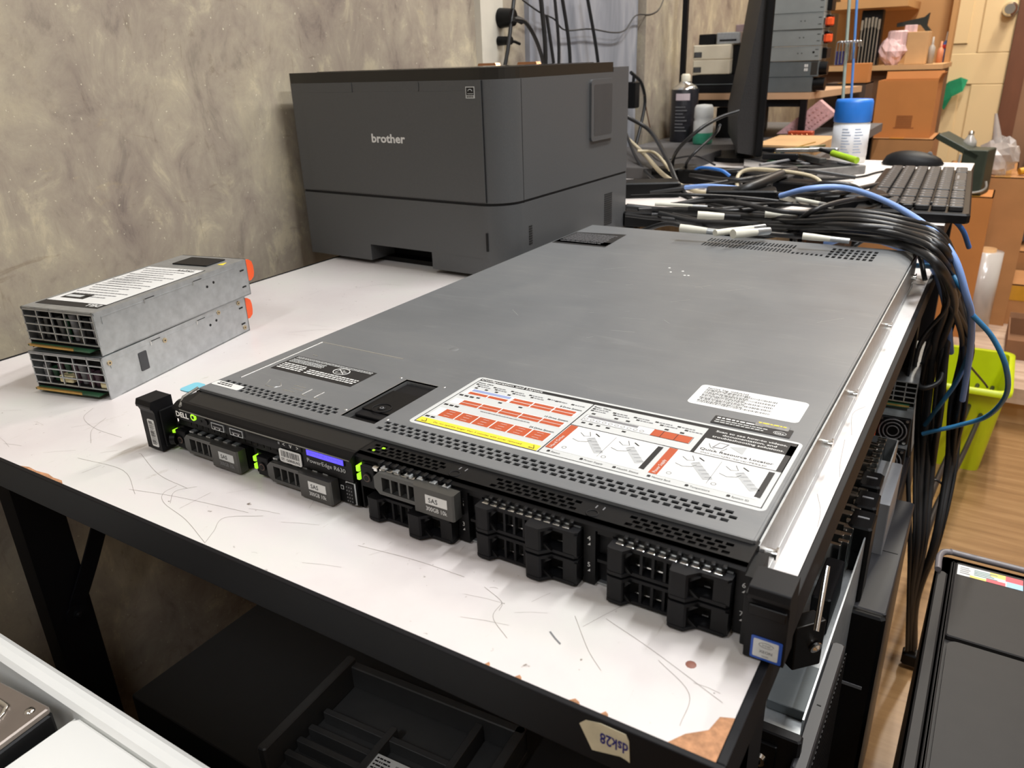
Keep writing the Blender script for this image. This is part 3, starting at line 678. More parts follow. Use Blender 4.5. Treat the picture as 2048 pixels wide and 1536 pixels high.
# instruction panels
for (x0, x1, nm) in ((.2885, .3570, 'Hard Drive'), (.3580, .4255, 'Power Supply')):
    R(x0+.004, x1-.004, .0610, .0975, WHT)
    R(x0, x0+.0055, .0615, .0972, ORA, z3)
    q.text(nm, (x0+.0042, .0630, z3+.0001), (0, 1, 0), (-1, 0, 0), .0024, WHT, width=.0175)
    R(x1-.0060, x1-.0025, .0635, .0955, INK, z3); mid_ = (x0+x1)/2; R(mid_, mid_+.0003, .0650, .0945, INKG, z3)
    for s0 in (x0+.010, mid_+.003):
        q.add([(s0+.008, .0840, z3), (s0+.021, .0680, z3), (s0+.026, .0710, z3), (s0+.012, .0880, z3)], [(0, 1, 2, 3)], mat('pale_grey_print', (176, 178, 178), .5))
        for j in range(5): a = s0+.009+j*.003; q.ribbon([(a, .0845-j*.0034, z3+.0001), (a+.004, .0865-j*.0034, z3+.0001)], .0003, INKG)
        q.ribbon([(s0+.001, .0900, z3), (s0+.005, .0865, z3), (s0+.009, .0880, z3), (s0+.006, .0935, z3)], .0004, INK)
        q.ribbon([(s0, .0800, z3), (s0+.005, .0780, z3), (s0+.010, .0800, z3), (s0+.012, .0835, z3)], .0004, INK)
        q.ribbon([(s0+.0105, .0930, z3), (s0+.0145, .0900, z3)], .0010, INK)
        q.lathe([(.0013, z3), (.0016, z3)], (s0+.001, .0665, 0), INK, 10)
for (x, s_) in ((.2950, 'Status'), (.3180, 'Power Supply'), (.3400, 'Health Status'), (.3620, 'Memory Bank'), (.3850, 'Temperature'), (.4090, 'System ID')):
    q.prism([(x-.0030, .0568), (x-.0012, .0568), (x-.0008, .0580), (x-.0016, .0592), (x-.0030, .0588)], z2, z3, INK)
    q.text(s_, (x, .0568, z3), (1, 0, 0), (0, 1, 0), .0019, INK, width=len(s_)*.00105)
q.build('configuration_label', sv, SV)
q = MB(); q.prism(rrect(.3425, .4190, .1685, .2052, .004), zt, z, WHT)
q.text('Service Tag: G0R0LN2', (.3480, .1990, z2), (1, 0, 0), (0, 1, 0), .0022, INK, width=.030, bold=.015)
for k in range(5):
    yy = .1935-k*.0052; q.barcode(.3480+.0002*k, .3990, yy, yy+.0026, z2, INK, k); q.lines(.348, .380, yy+.0031, .0010, INK, z2, seed=90+k)
tag(q.build('service_tag_label', sv, SV), 'white service tag label with rows of barcodes')
q = MB(); q.prism(rrect(.3680, .4195, .1440, .1562, .0008), z3, z3+.0001, INK); zz = z3+.0002
q.lines(.3700, .4010, .1525, .0018, WHT, zz, seed=4); q.lines(.3700, .4050, .1492, .0012, LGRY, zz, seed=5); q.lines(.3700, .4030, .1462, .0012, LGRY, zz, seed=6)
q.prism(rrect(.3950, .4165, .1528, .1600, .0004), z3, z3+.0003, mat('worn_silver_sticker', (150, 150, 148), .35, metal=.4, var=.3, scale=300)); q.lines(.3965, .415, .1572, .0014, YEL, z3+.0004, seed=8)
q.tube([(.4125+.0040*math.cos(a), .1478+.0024*math.sin(a), zz) for a in [2*PI*i/24 for i in range(25)]], .0002, WHT, 5)
q.text('DELL', (.4125, .1468, zz), (1, 0, 0), (0, 1, 0), .0020, WHT, center=True, width=.0058, bold=.02)
tag(q.build('support_label', sv, SV), 'small black sticker with white print')
q = MB(); q.prism(rrect(.0200, .1080, .0782, .1096, .0004), zt, z, INK)
q.lines(.022, .106, .1072, .0010, LGRY, z2, n=2, dy=.0020, seed=11); q.lines(.022, .060, .1022, .0010, LGRY, z2, n=4, dy=.0019, seed=12)
q.lines(.022, .049, .0918, .0016, WHT, z2, n=4, dy=.0030, seed=13); q.lines(.053, .106, .0890, .0016, WHT, z2, n=3, dy=.0030, seed=14)
c = (.0800, .0985)
q.tube([(c[0]+.0075*math.cos(a), c[1]+.0058*math.sin(a), z2) for a in [2*PI*i/28 for i in range(29)]], .0004, WHT, 5)
q.ribbon([(c[0]-.0055, c[1]+.004, z2), (c[0]+.0055, c[1]-.004, z2)], .0007, WHT); frame_ = [(c[0]-.004, c[1]-.003), (c[0]+.001, c[1]-.003), (c[0]+.001, c[1]+.003), (c[0]-.004, c[1]+.003), (c[0]-.004, c[1]-.003)]
q.ribbon([(a, b, z2) for a, b in frame_], .0005, WHT)
for k in range(3): q.ribbon([(c[0]+.002+k*.0013, c[1]-.002+k*.0004, z2), (c[0]+.002+k*.0013, c[1]+.002-k*.0004, z2)], .0004, WHT)
tag(q.build('warning_label', sv, SV), 'black warning label with white print')
q = MB(); q.prism(rrect(.0035, .0345, .0320, .0400, .002), z, z2, WHT); q.lines(.008, .024, .0372, .0013, INK, z3, n=2, dy=.0026, seed=21); tag(q.build('small_tag', sv, SV), 'small white tag covering the first vent holes')
q = MB(); q.add([(-.004+.008, .584, z), (.082, .586, z), (.076, .668, z), (-.004+.008, .658, z)], [(0, 1, 2, 3)], INK)
q.add([(.004, .592, z), (.080, .592, z), (.080, .612, z), (.004, .612, z)], [(0, 1, 2, 3)], INK)
for k in range(8): q.lines(.008, .070, .650-k*.007, .0022, INKG, z2, seed=30+k)
tag(q.build('rear_label', sv, SV), 'black label with grey print at the rear edge')
# scuffs on the lid
q = MB(); SC = mat('pale_scuff', (205, 206, 205), .35, metal=.5, var=.05); rr = random.Random(12)
for k in range(16):
    x = rr.uniform(.12, .41); yv = rr.uniform(.17, .6); a = rr.choice((.9, .8, 2.4, .2)); l = rr.uniform(.004, .03)
    q.ribbon([(x, yv, z), (x+l*math.cos(a), yv+l*math.sin(a), z)], rr.uniform(.00015, .0003), SC)
tag(q.build('scuff_marks', sv, SV), 'thin pale scratches across the lid')
# ================================================================ printer
pr = thing('laser_printer', (-.2084, .5208, 0), 'large dark grey laser printer standing against the concrete wall', 'printer', rz=-.0344)
PG = mat('dark_grey_casing', (78, 79, 80), .45, var=.04, scale=500, bump=.06); PGD = mat('graphite_top', (32, 31, 28), .3, var=.05)
w2, d, hT = .186, .345, .250
r0 = .040
def corner(x1, y0, r, n=8): return [(x1-r+r*math.sin(PI/2*k/n), y0+r-r*math.cos(PI/2*k/n)) for k in range(n+1)]
def body(inset=0): return [(-w2+inset, .006+inset), (-w2+.006+inset, inset)]+corner(w2-inset, inset, r0)+[(w2-inset, d-inset), (-w2+inset, d-inset)]
m = MB(); m.prism(body(), .102, hT, PG, smooth=False); m.prism(body(.0012), .0985, .102, DARK)
o = m.build('casing', pr)
o.data.shade_smooth(); o.data.set_sharp_from_angle(angle=.6)
m = MB()
f0 = [(-w2, .006), (-w2+.006, 0)]
x_ = -w2
# lower cassette with a hand cut-out
low = [(-w2, d), (-w2, .006), (-w2+.006, 0), (-.056, 0)]; 
m.prism(body(), .030, .0985, PG)
m.prism([(-w2, d), (-w2, .006), (-w2+.006, 0), (-.0545, 0), (-.0545, .05), (.060, .05), (.060, 0)]+corner(w2, 0, r0)[1:]+[(w2, d)], .0065, .030, PG)
m.box(-.0545, .060, .05, .06, .0065, .030, DARK)
o = m.build('paper_cassette', pr); o.data.shade_smooth(); o.data.set_sharp_from_angle(angle=.6)
m = MB(); m.box(.1535, .1562, -.0005, .002, .040, .064, DARK); m.build('level_window', pr)
m = MB(); m.box(-w2+.01, w2-.01, .03, d-.01, 0, .0065, BLK); m.build('feet', pr)
# lid
m = MB(); tp_ = [(-w2, .006), (-w2+.006, 0)]+corner(w2, 0, r0)+[(w2, .294), (-w2, .294)]
m.prism(tp_, hT, .2635, PGD); m.prism([(-w2+.03, .03), (w2-.06, .03), (w2-.03, .06), (w2-.03, .29), (-w2+.03, .29)], .2635, .2642, mat('glossy_top', (20, 19, 17), .12))
o = m.build('top_cover', pr, bevel=.0015)
m = MB(); m.box(-w2, w2, .294, d, hT, .2565, PG); m.build('rear_hump', pr)
# front door
m = MB(); y = -.0012
m.box(-.1560, .1562, y, .001, .1035, .2375, PG); m.box(-.1560, -.0590, y, .001, .2375, .2495, PG); m.box(.0600, .1562, y, .001, .2375, .2495, PG)
m.box(-.1572, -.1562, -.0001, .0004, .103, .2495, DARK); m.box(.1562, .1572, -.0004, .0008, .103, .2495, DARK)
root = m.build('front_door', pr, bevel=.0006)
m = MB(); m.box(-.0590, .0600, .0004, .001, .2375, .2495, PG); m.box(-.052, .0535, -.0002, .0006, .2400, .2495, mat('recess_grey', (62, 62, 63), .5)); m.prism(rrect(-.0575, .0585, .2375, .2500, .003), -.0008, -.0004, PG, 'y'); m.build('door_handle', root)
m = MB(); m.text('brother', (-.0005, y-.0002, .1735), (1, 0, 0), (0, 0, 1), .0112, WHT, width=.060, bold=.028, center=True, lift=.0002); m.build('maker_logo', root)
m = MB(); m.box(.1335, .1470, y-.0004, y, .2290, .2425, LGRY); m.box(.1345, .1460, y-.0005, y-.0004, .2325, .2415, INK)
m.tube([(.1403+.0030*math.cos(a), y-.0006, .2372+.0022*math.sin(a)) for a in [PI*i/10 for i in range(11)]], .0004, LGRY, 5); m.box(.1365, .1450, y-.0007, y-.0005, .2340, .2346, LGRY)
for k in range(4): m.box(.1350+k*.0027, .1370+k*.0027, y-.0005, y-.0004, .2300, .2316, INK)
m.build('energy_sticker', root)
# side details
m = MB(); m.prism(rrect(.220, .290, .158, .242, .006), w2, w2+.0035, PG, 'x'); m.prism(rrect(.228, .284, .165, .235, .003), w2+.0035, w2+.0037, mat('recess_grey', (62, 62, 63), .5), 'x'); m.build('side_cover', pr, bevel=.0012)
m = MB()
for k in range(8): m.box(w2, w2+.0006, .0530, .0610, .042+k*.0033, .0436+k*.0033, DARK)
for k in range(15): m.box(w2, w2+.0006, .270, .295, .028+k*.0033, .0296+k*.0033, DARK)
m.box(w2-.0002, w2+.0003, .0425, .0432, .0985, .2495, DARK); m.build('side_vent', pr)
for x in (-.02, .055):
    m = MB(); m.prism([(-.018, 0), (.018, 0), (.016, .0035), (-.016, .0035)], .262, .275, mat('copper_hinge', (196, 140, 100), .25, metal=.6), 'y'); o = m.build('output_tray_tab', pr); o.location = (x, 0, .2642)
# ================================================================ power supplies
def psu(loc, rz, label, top):
    t = thing('power_supply', loc, label, 'power supply', rz=rz, group=None)
    W_, Ht, D = .0865, .0395, .2040 if top else .2000
    m = MB(); e = .0012
    m.box(0, W_, 0, D, Ht-e, Ht, SILV); m.box(W_-e, W_, 0, D, .0, Ht-e, SILV); m.box(0, e, 0, D, 0, Ht-e, SILV); m.box(0, W_, .012, D, 0, e, SILV)
    m.box(0, W_, D-e, D, 0, Ht, SILV); m.box(e, W_-e, .016, .0165, .006, Ht-e, DARK); m.box(e, W_-e, .0004, .016, .0072, .0078, DARK)
    m.box(W_, W_+.0004, .008, D-.02, Ht-.0055, Ht-.0050, SILV); m.box(W_, W_+.0004, .0075, .0080, Ht-.012, Ht-.005, SILV)
    for (yy, zz) in ((.140, .0255), (.150, .0275)): m.cyl((W_, yy, zz), (W_+.0003, yy, zz), .0014, DARK, 12)
    for zz in (.010, .028): m.box(W_, W_+.0004, D-.012, D-.006, zz, zz+.0015, DARK)
    for yy in (.058, .122): m.box(W_, W_+.0004, yy, yy+.012, Ht-.0040, Ht-.0035, DARK); m.box(W_, W_+.0005, yy-.001, yy, Ht-.0075, Ht-.0035, CHRM)
    root = m.build('housing', t)
    g = MB(); r_ = 4
    for k in range(6): x = .0006+k*(W_-.0022)/5; g.box(x, x+.0012, -.0006, .0008, .0085, Ht, SILV)
    for k in range(5): zz = .0085+k*(Ht-.0100)/4; zz = .0085+k*.00985/4*4*.75; g.box(0, W_, -.0006, .0008, zz, zz+.0011, SILV) if zz < Ht else None
    g.box(0, W_, -.0006, .0008, Ht-.0026, Ht, SILV); g.build('grille', t)
    c = MB(); c.box(.004, .079, -.0060, .016, .0042, .0058, PCB); c.box(.004, .058, -.0062, -.0035, .0057, .0059, GOLD); c.box(.002, .080, -.0005, .016, .0059, .0066, BLK2)
    c.box(.006, .060, -.0062, -.0058, .0042, .0060, GOLD); c.build('edge_connector', t)
    i = MB(); rr = random.Random(3 if top else 8); M1 = mat('component_purple', (84, 60, 72), .4)
    for k in range(9):
        x = .006+k*.0086; hh = rr.uniform(.012, .026); mm = rr.choice((M1, PCB, BLK2, INKG, GUN))
        i.cyl((x, .009+rr.uniform(0, .004), .008), (x, .010, .008+hh), rr.uniform(.002, .004), mm, 12)
    if not top: i.box(.026, .042, .0025, .012, .010, .0165, mat('cream_relay', (226, 214, 170), .5), .001); i.box(.074, .083, .0025, .01, .009, .014, mat('cream_relay', (226, 214, 170), .5), .001)
    i.build('circuitry', t)
    l = MB(); Q = [(D-.002, .006), (D+.010, .005), (D+.015, .008), (D+.0165, .013), (D+.0165, .0200), (D+.0150, .0250), (D+.010, .0285), (D-.002, .0285)]
    l.prism([(a, b+(.008 if top else .006)) for a, b in Q], W_-.0085, W_-.0050, ORP, 'x'); l.build('release_latch', t, bevel=.001)
    if top:
        l = MB(); l.box(W_-.022, W_-.004, D, D+.006, .0015, .012, BLK, .002); l.build('rear_handle', t)
    if top:
        b = MB(); b.prism([(.0040, .012), (.0790, .012), (.0790, .150), (.0040, .150)], Ht, Ht+.0002, INK)
        b.quad([(.0050, .0235, Ht+.0003), (.0780, .0235, Ht+.0003), (.0780, .149, Ht+.0003), (.0050, .149, Ht+.0003)], WHT)
        b.text('DELL', (.0760, .0215, Ht+.0004), (-1, 0, 0), (0, -1, 0), .0060, WHT, width=.0170, bold=.03)
        zz = Ht+.0005
        for k in range(15): b.lines(.008+.004*(k % 3), .072-.006*(k % 4), .140-k*.0072, .0017, INKG, zz, seed=120+k)
        b.text('750W', (.0700, .1460, zz), (-1, 0, 0), (0, -1, 0), .0065, INK, width=.022)
        for k in range(8): b.barcode(.010, .040, .118-k*.006, .1195-k*.006, zz, INKG, k)
        b.prism([(.012, .032), (.040, .032), (.040, .046), (.012, .046)], Ht+.0003, zz, INK); b.lines(.014, .038, .036, .006, LGRY, zz+.0001, seed=2)
        b.build('rating_label', t)
        b = MB(); b.box(.022, .068, D-.040, D-.010, Ht, Ht+.0012, BLK, .0005); b.build('black_patch', t)
        b = MB(); b.prism([(.074, D-.030), (.081, D-.030), (.0775, D-.020)], Ht, Ht+.0003, YEL); b.build('caution_mark', t)
    else:
        b = MB(); b.prism(rrect(.0400, .0500, .0120, .0300, .001), W_, W_+.0005, mat('dark_grey_pad', (58, 59, 62), .6), 'x'); b.build('side_pad', t)
        b = MB(); SCW = mat('brass_screw', (190, 172, 140), .35, metal=.7)
        for (yy, zz) in ((.007, .0330), (.075, .0310), (D-.045, .0345), (D-.008, .006), (D-.012, .0350)): b.cyl((W_, yy, zz), (W_+.0008, yy, zz), .0024, SCW, 12); b.cyl((W_+.0008, yy, zz), (W_+.0010, yy, zz), .0009, BLK, 4)
        b.build('side_screws', t)
    return t
psu((-.2268, .0125, 0), .217, 'silver power supply lying directly on the white table under another one', False)
psu((-.2302, .0182, .0402), .190, 'silver power supply with white rating label, stacked on top of another one', True)

sv.location.z += .0006
# ================================================================ sight lines: a photo point to a place at a known height / plane
_cm = bpy.context.scene.camera.matrix_world.copy(); _co = _cm.translation.copy(); _cr = _cm.to_3x3()
def ray(px, py): return _cr @ Vector(((px-1024)/1548.4, -(py-768)/1548.4, -1))
def pz(px, py, z): d = ray(px, py); return _co+d*((z-_co.z)/d.z)
def pX(px, py, x): d = ray(px, py); return _co+d*((x-_co.x)/d.x)
def pY(px, py, y): d = ray(px, py); return _co+d*((y-_co.y)/d.y)
def slab(mb, a, b, w_, h, m):      # bar from a to b (centre of its base), width w_, height h
    a = Vector(a); b = Vector(b); d = (b-a).normalized(); n = Vector((-d.y, d.x, 0)).normalized()*w_/2; u = d.cross(n).normalized()*h
    if u.z < 0: u = -u
    V = [a-n, a+n, b+n, b-n]; V = [tuple(v) for v in V]+[tuple(v+u) for v in V]
    return mb.add(V, [(3, 2, 1, 0), (4, 5, 6, 7), (0, 1, 5, 4), (1, 2, 6, 5), (2, 3, 7, 6), (3, 0, 4, 7)], m)
def ctr(x0, x1, y0, y1, z0): return Vector(((x0+x1)/2, (y0+y1)/2, z0))
CARD = mat('brown_cardboard', (176, 124, 76), .8, var=.08, scale=12)
CARD2 = mat('pale_cardboard', (202, 160, 112), .8, var=.08, scale=14)
CARD3 = mat('dark_cardboard', (132, 92, 62), .8, var=.1, scale=14)
DKWOOD = mat('dark_brown_board', (74, 58, 48), .6, var=.1, scale=8)
TAN = mat('tan_board', (196, 158, 124), .6, var=.06, scale=8)

# ---- fixed things on the wall
struct('trim_1', MB().box(WX, WX+.014, 1.053, 1.100, FZ, CZ, mat('trunking_cream', (206, 200, 186), .5, var=.03)).box(WX, WX+.010, 1.103, 1.140, FZ, CZ, mat('trunking_cream', (206, 200, 186), .5)))
struct('trim_2', MB().box(WX, WX+.012, 1.240, 1.815, FZ, CZ, WALLG))
m_, nt_, b_, oc_ = new_mat('grey_blue_painted_plaster', .7)
n_ = tex(nt_, 'ShaderNodeTexNoise', mapping(nt_, oc_, (1, 1, .3)), Scale=12, Detail=6, Roughness=.6, Distortion=1)
nt_.links.new(ramp(nt_, n_.outputs['Fac'], [(.3, (112, 115, 122)), (.5, (136, 138, 146)), (.7, (160, 160, 166))]), b_.inputs['Base Color'])
bpy.data.objects['trim_2'].data.materials[0] = m_
struct('trim_3', MB().box(WX, WX+.03, 1.83, 2.20, FZ, CZ, WALL))
# ---- back door
dy = 3.995; DC = mat('cream_door_paint', (236, 208, 160), .45, var=.03, scale=4)
d = MB(); d.box(-.30, .428, dy-.035, dy-.02, FZ, 1.3, DC)
for (x0, x1, z0, z1) in ((-.24, .30, .235, 1.2), (-.24, .30, -.62, .105)):
    d.box(x0, x1, dy-.0345, dy-.0340, z0, z1, DC)
for (x0, x1, z0, z1) in ((-.30, .428, FZ, -.62), (-.30, .428, .105, .235), (-.30, .428, 1.2, 1.3), (.30, .428, -.62, .105), (.30, .428, .235, 1.2), (-.30, -.24, FZ, 1.3)):
    d.box(x0, x1, dy-.044, dy-.034, z0, z1, DC, .006)
for (z0, z1) in ((.275, 1.16), (-.58, .065)): d.box(-.20, .26, dy-.043, dy-.034, z0, z1, DC, .008)
o = struct('door_1', d)
k = MB(); kp = Vector((.398, dy-.044, .405)); k.cyl(kp, kp+Vector((0, -.012, 0)), .030, CHRM, 20); k.cyl(kp+Vector((0, -.012, 0)), kp+Vector((0, -.035, 0)), .011, CHRM, 12)
k.cyl(kp+Vector((0, -.035, 0)), kp+Vector((0, -.052, 0)), .018, CHRM, 20, .028); k.cyl(kp+Vector((0, -.052, 0)), kp+Vector((0, -.068, 0)), .028, CHRM, 20, .020)
k.build('door_knob', o)
FRW = mat('dark_red_wood_frame', (112, 70, 48), .5, var=.12, scale=9, stretch=(4, 4, .5))
struct('trim_4', MB().box(.430, .50, dy-.06, dy+.004, FZ, 1.4, FRW)); struct('trim_5', MB().box(.50, 1.6, dy-.02, dy+.004, FZ, 1.4, mat('warm_brown_panel', (150, 112, 84), .6, var=.08, scale=5)))
g = MB(); gc = pY(1906, 182, 3.9); 
g.add([tuple(gc+Vector(v)*1.15) for v in ((-.04, 0, .01), (-.02, -.02, .035), (.02, -.01, .05), (.045, 0, .04), (.035, -.02, .0), (.0, -.01, -.02), (-.02, 0, -.07), (-.045, -.01, -.05), (-.01, .03, .01))],
      [(0, 1, 8), (1, 2, 8), (2, 3, 8), (3, 4, 8), (4, 5, 8), (5, 6, 8), (6, 7, 8), (7, 0, 8), (0, 7, 1), (1, 5, 2), (2, 4, 3), (2, 5, 4), (1, 7, 5), (7, 6, 5)], mat('green_cloth', (30, 140, 96), .8, var=.15))
g.box(gc.x-.004, gc.x+.004, gc.y+.01, gc.y+.051, gc.z, gc.z+.008, CHRM)
tag(g.build('cloth', off=tuple(gc)), 'crumpled green cloth hanging on the cream door', 'cloth')

# ================================================================ second desk
DZ = .040
D2 = (WX+.005, TX1, .903, 1.615)
t = thing('white_desk', ctr(*D2, FZ), 'white topped desk behind the server, buried in cables, with the keyboard on its corner', 'desk'); O = tuple(t.location)
m = MB(); m.box(D2[0], D2[1], D2[2], D2[3], DZ-.022, DZ, mat('dark_brown_edge', (52, 40, 34), .5)); m.box(D2[0]+.001, D2[1]-.001, D2[2]+.001, D2[3]-.001, DZ, DZ+.0004, mat('matt_white_top', (222, 214, 208), .5, var=.03, scale=12)); m.build('desktop', t, O)
for x in (D2[0]+.02, D2[1]-.05):
    for y in (D2[2]+.02, D2[3]-.05): MB().box(x, x+.03, y, y+.03, FZ, DZ-.022, BLKM).build('leg', t, O)
B3 = (WX+.035, .13, 1.635, 2.62)
t = thing('side_bench', ctr(*B3, FZ), 'grey bench along the wall beyond the desk under the black shelf rack', 'bench'); O = tuple(t.location)
m = MB(); m.box(*B3, DZ-.025, DZ, mat('grey_bench_top', (104, 102, 102), .6, var=.1, scale=10)); m.build('benchtop', t, O)
for x in (B3[0]+.02, B3[1]-.05):
    for y in (B3[2]+.02, B3[3]-.05): MB().box(x, x+.03, y, y+.03, FZ, DZ-.025, BLKM).build('leg', t, O)

# ---- monitor seen edge on
e = pz(1512, 336, DZ); 
t = thing('computer_monitor', (e.x, e.y, DZ+.0005), 'black flat monitor standing edge-on amid the cables', 'monitor', rz=math.atan2(.967, -.255)+.085)
m = MB(); hw = .50                                          # local +x runs away from the camera, +y is its back (left in the photo)
m.box(0, hw, -.010, .006, .022, .42, BLK, .003); m.build('bezel', t)
m = MB(); m.box(.006, hw-.006, -.0106, -.010, .032, .41, mat('dark_screen', (10, 10, 12), .12)); m.build('screen', t)
m = MB()
prof = [(.006, .024), (.040, .030), (.046, .10), (.030, .20), (.012, .36), (.006, .41)]
m.prism(prof, .012, hw-.012, mat('textured_black_shell', (30, 28, 28), .6, var=.35, scale=420, bump=.5), 'x')
m.build('back_shell', t)
m = MB(); m.prism([(.07+.09*math.cos(a)*1.0+.10, .030+.075*math.sin(a)) for a in [2*PI*i/28 for i in range(28)]], 0, .010, BLK); m.box(.13, .20, .012, .035, .008, .05, BLK, .003); m.build('stand', t)

# ---- keyboard
def keyboard():
    t = thing('keyboard', (.390, 1.150, DZ+.0006), 'black full size keyboard on the right corner of the white desk', 'keyboard', rz=.045)
    L, W_ = .465, .150; b = MB(); b.box(-W_/2, W_/2, -L/2, L/2, 0, .014, BLK, .004); b.build('base', t)
    k = MB(); cols = 6; pit = .0188; first = None; nk = 0; KC = mat('key_plastic', (46, 45, 45), .5, var=.1, scale=80)
    for r in range(cols):
        x = -W_/2+.014+r*.0215; pt = .0231
        slots_ = [(i, 1) for i in range(12)]+[(12.4+i, 1) for i in range(3)]+([(15.8+i, 1) for i in range(3)] if r else [])
        if r == 5: slots_ = [(0, 1), (1, 1), (2, 1), (3, 5), (8, 1), (9, 1), (10, 2)]+slots_[12:]
        for a, wd in slots_:
            y = L/2-.014-(a+wd)*pt
            if first is None:
                k.box(0, .0185, 0, .0205, .014, .0215, KC, .002); k.box(.004, .007, .005, .012, .0215, .0216, INKG); first = k.build('key', t); q = first
            else: q = first.copy(); C.objects.link(q)
            q.location = (x, y, 0); q.scale = (1, (wd*pt-.0026)/.0205, 1)
    return t
keyboard()
tag(MB().tube(spline([(.33, 1.47, DZ+.004), (.29, 1.40, DZ+.003), (.27, 1.33, DZ+.003), (.22, 1.27, DZ+.003), (.17, 1.24, DZ+.01)], 6), .0018, BLK2, 6).build('thin_cable', off=(.26, 1.35, DZ)), 'thin dark mouse cable curling over the white desktop', 'cable')
mp_ = pz(1832, 304, DZ); t = thing('computer_mouse', (.335, 1.555, DZ), 'black computer mouse behind the keyboard', 'mouse', rz=.12)
m = MB(); S = 14; V = []; F = []
for i in range(S+1):
    for j in range(16):
        u = -1+2*i/S; rr_ = math.sqrt(max(0, 1-u*u)); a = PI*j/15
        V.append((.060*u, .033*rr_*math.cos(a), .003+.026*rr_*math.sin(a)*(1-.2*u)))
for i in range(S):
    for j in range(15): F.append((i*16+j, i*16+j+1, (i+1)*16+j+1, (i+1)*16+j))
m.add(V, F, BLK2, True); m.prism([(.058*math.cos(a), .032*math.sin(a)) for a in [2*PI*i/24 for i in range(24)]], 0, .004, BLK); m.build('shell', t)
MB().cyl((.030, -.003, .0225), (.030, .003, .0225), .005, INKG, 14).build('wheel', t)

# ---- wipes canister with blue cap
c0 = pz(1702, 322, DZ); t = thing('wipes_canister', (.2035, 1.57, DZ+.0006), 'white wipes canister with a bright blue lid', 'canister')
m = MB(); m.lathe([(0, 0), (.035, 0), (.0365, .004), (.0365, .085), (.034, .090), (0, .090)], (0, 0, 0), WHTP, 32)
m.build('canister_body', t)
m = MB(); m.lathe([(.0368, .014), (.0370, .014), (.0370, .080), (.0368, .080)], (0, 0, 0), mat('paper_band', (226, 228, 232), .5), 32)
for k in range(9):
    for a0 in (-1.9, -1.2):
        V = []; n = 6; a1 = a0+.5-(k % 3)*.09
        for i in range(n+1):
            a = a0+(a1-a0)*i/n; V += [(.0373*math.cos(a), .0373*math.sin(a), .022+k*.006), (.0373*math.cos(a), .0373*math.sin(a), .0238+k*.006)]
        m.add(V, [(2*i, 2*i+2, 2*i+3, 2*i+1) for i in range(n)], mat('pale_blue_print', (150, 165, 190), .5))
m.build('label', t)
m = MB(); m.lathe([(.0375, .084), (.0385, .086), (.0380, .124), (.0355, .130), (0, .1305)], (0, 0, 0), mat('bright_blue_plastic', (38, 118, 212), .4), 32); m.build('cap', t)
# ---- spray can
t = thing('spray_can', (-.303, 1.92, DZ+.0006), 'black spray can with silver shoulder and white nozzle by the pillar', 'can')
m = MB(); m.lathe([(0, 0), (.037, 0), (.038, .003), (.038, .138), (.036, .141)], (0, 0, 0), mat('black_can_print', (34, 34, 40), .35, var=.3, scale=60, stretch=(1, 1, 6)), 28)
for k in range(8): m.box(-.012, .020-(k % 3)*.005, -.0386, -.034, .030+k*.009, .0325+k*.009, INKG)
m.build('can_body', t)
m = MB(); m.lathe([(.037, .140), (.036, .143), (.028, .150), (.016, .156), (.0155, .160)], (0, 0, 0), CHRM, 28); m.build('shoulder', t)
m = MB(); m.lathe([(.0125, .158), (.0125, .176), (.009, .180), (0, .180)], (0, 0, 0), mat('cream_plastic', (226, 220, 200), .4), 20); m.build('nozzle', t)
m = MB(); V = []; n = 8
for i in range(n+1):
    a = -1.9+i*.13; V += [(.0388*math.cos(a), .0388*math.sin(a), .112), (.0388*math.cos(a), .0388*math.sin(a), .130)]
m.add(V, [(2*i, 2*i+2, 2*i+3, 2*i+1) for i in range(n)], mat('pinkish_label', (222, 205, 210), .5)); m.build('label', t)
# ---- white bottle with green base band
t = thing('squeeze_bottle', (-.225, 1.86, DZ+.0006), 'white squeeze bottle with a green liquid band, behind the black cables', 'bottle')
m = MB(); m.lathe([(0, 0), (.024, 0), (.0265, .004), (.0265, .030)], (0, 0, 0), mat('green_liquid', (70, 170, 135), .35), 24); m.build('lower_band', t)
m = MB(); m.lathe([(.0265, .030), (.0265, .058), (.024, .064), (.026, .070), (.0255, .094), (.021, .102), (0, .104)], (0, 0, 0), WHTP, 24); m.build('bottle_body', t)

# ================================================================ shelf rack with its load
t = thing('shelf_rack', (-.12, 2.17, DZ+.0006), 'black metal shelf rack with one tan board holding stacked power supplies', 'shelf'); O = tuple(t.location)
m = MB(); m.prism([(-.345, 2.0), (.020, 2.0), (.085, 2.40), (-.345, 2.40)], .148, .165, TAN); m.build('shelf_board', t, O)
for (x, y) in ((-.349, 1.992), (-.2035, 2.385), (.020, 2.385)): MB().box(x, x+.014, y, y+.014, DZ, 1.1 if x < -.1 else .146, BLKM).build('post', t, O)
MB().box(-.005, .012, 2.002, 2.016, DZ, .148, BLKM).build('post', t, O)
m = MB(); m.box(-.345, .01, 2.01, 2.02, .128, .148, BLKM); m.build('crossbar', t, O)
sz = .1656
def simple(name, box_, label, cat, mt, c=.002, grp=None, bev=0):
    x0, x1, y0, y1, z0, z1 = box_; off = tuple(ctr(x0, x1, y0, y1, z0))
    return tag(MB().box(x0, x1, y0, y1, z0, z1, mt, c).build(name, off=off, bevel=bev), label, cat, grp)
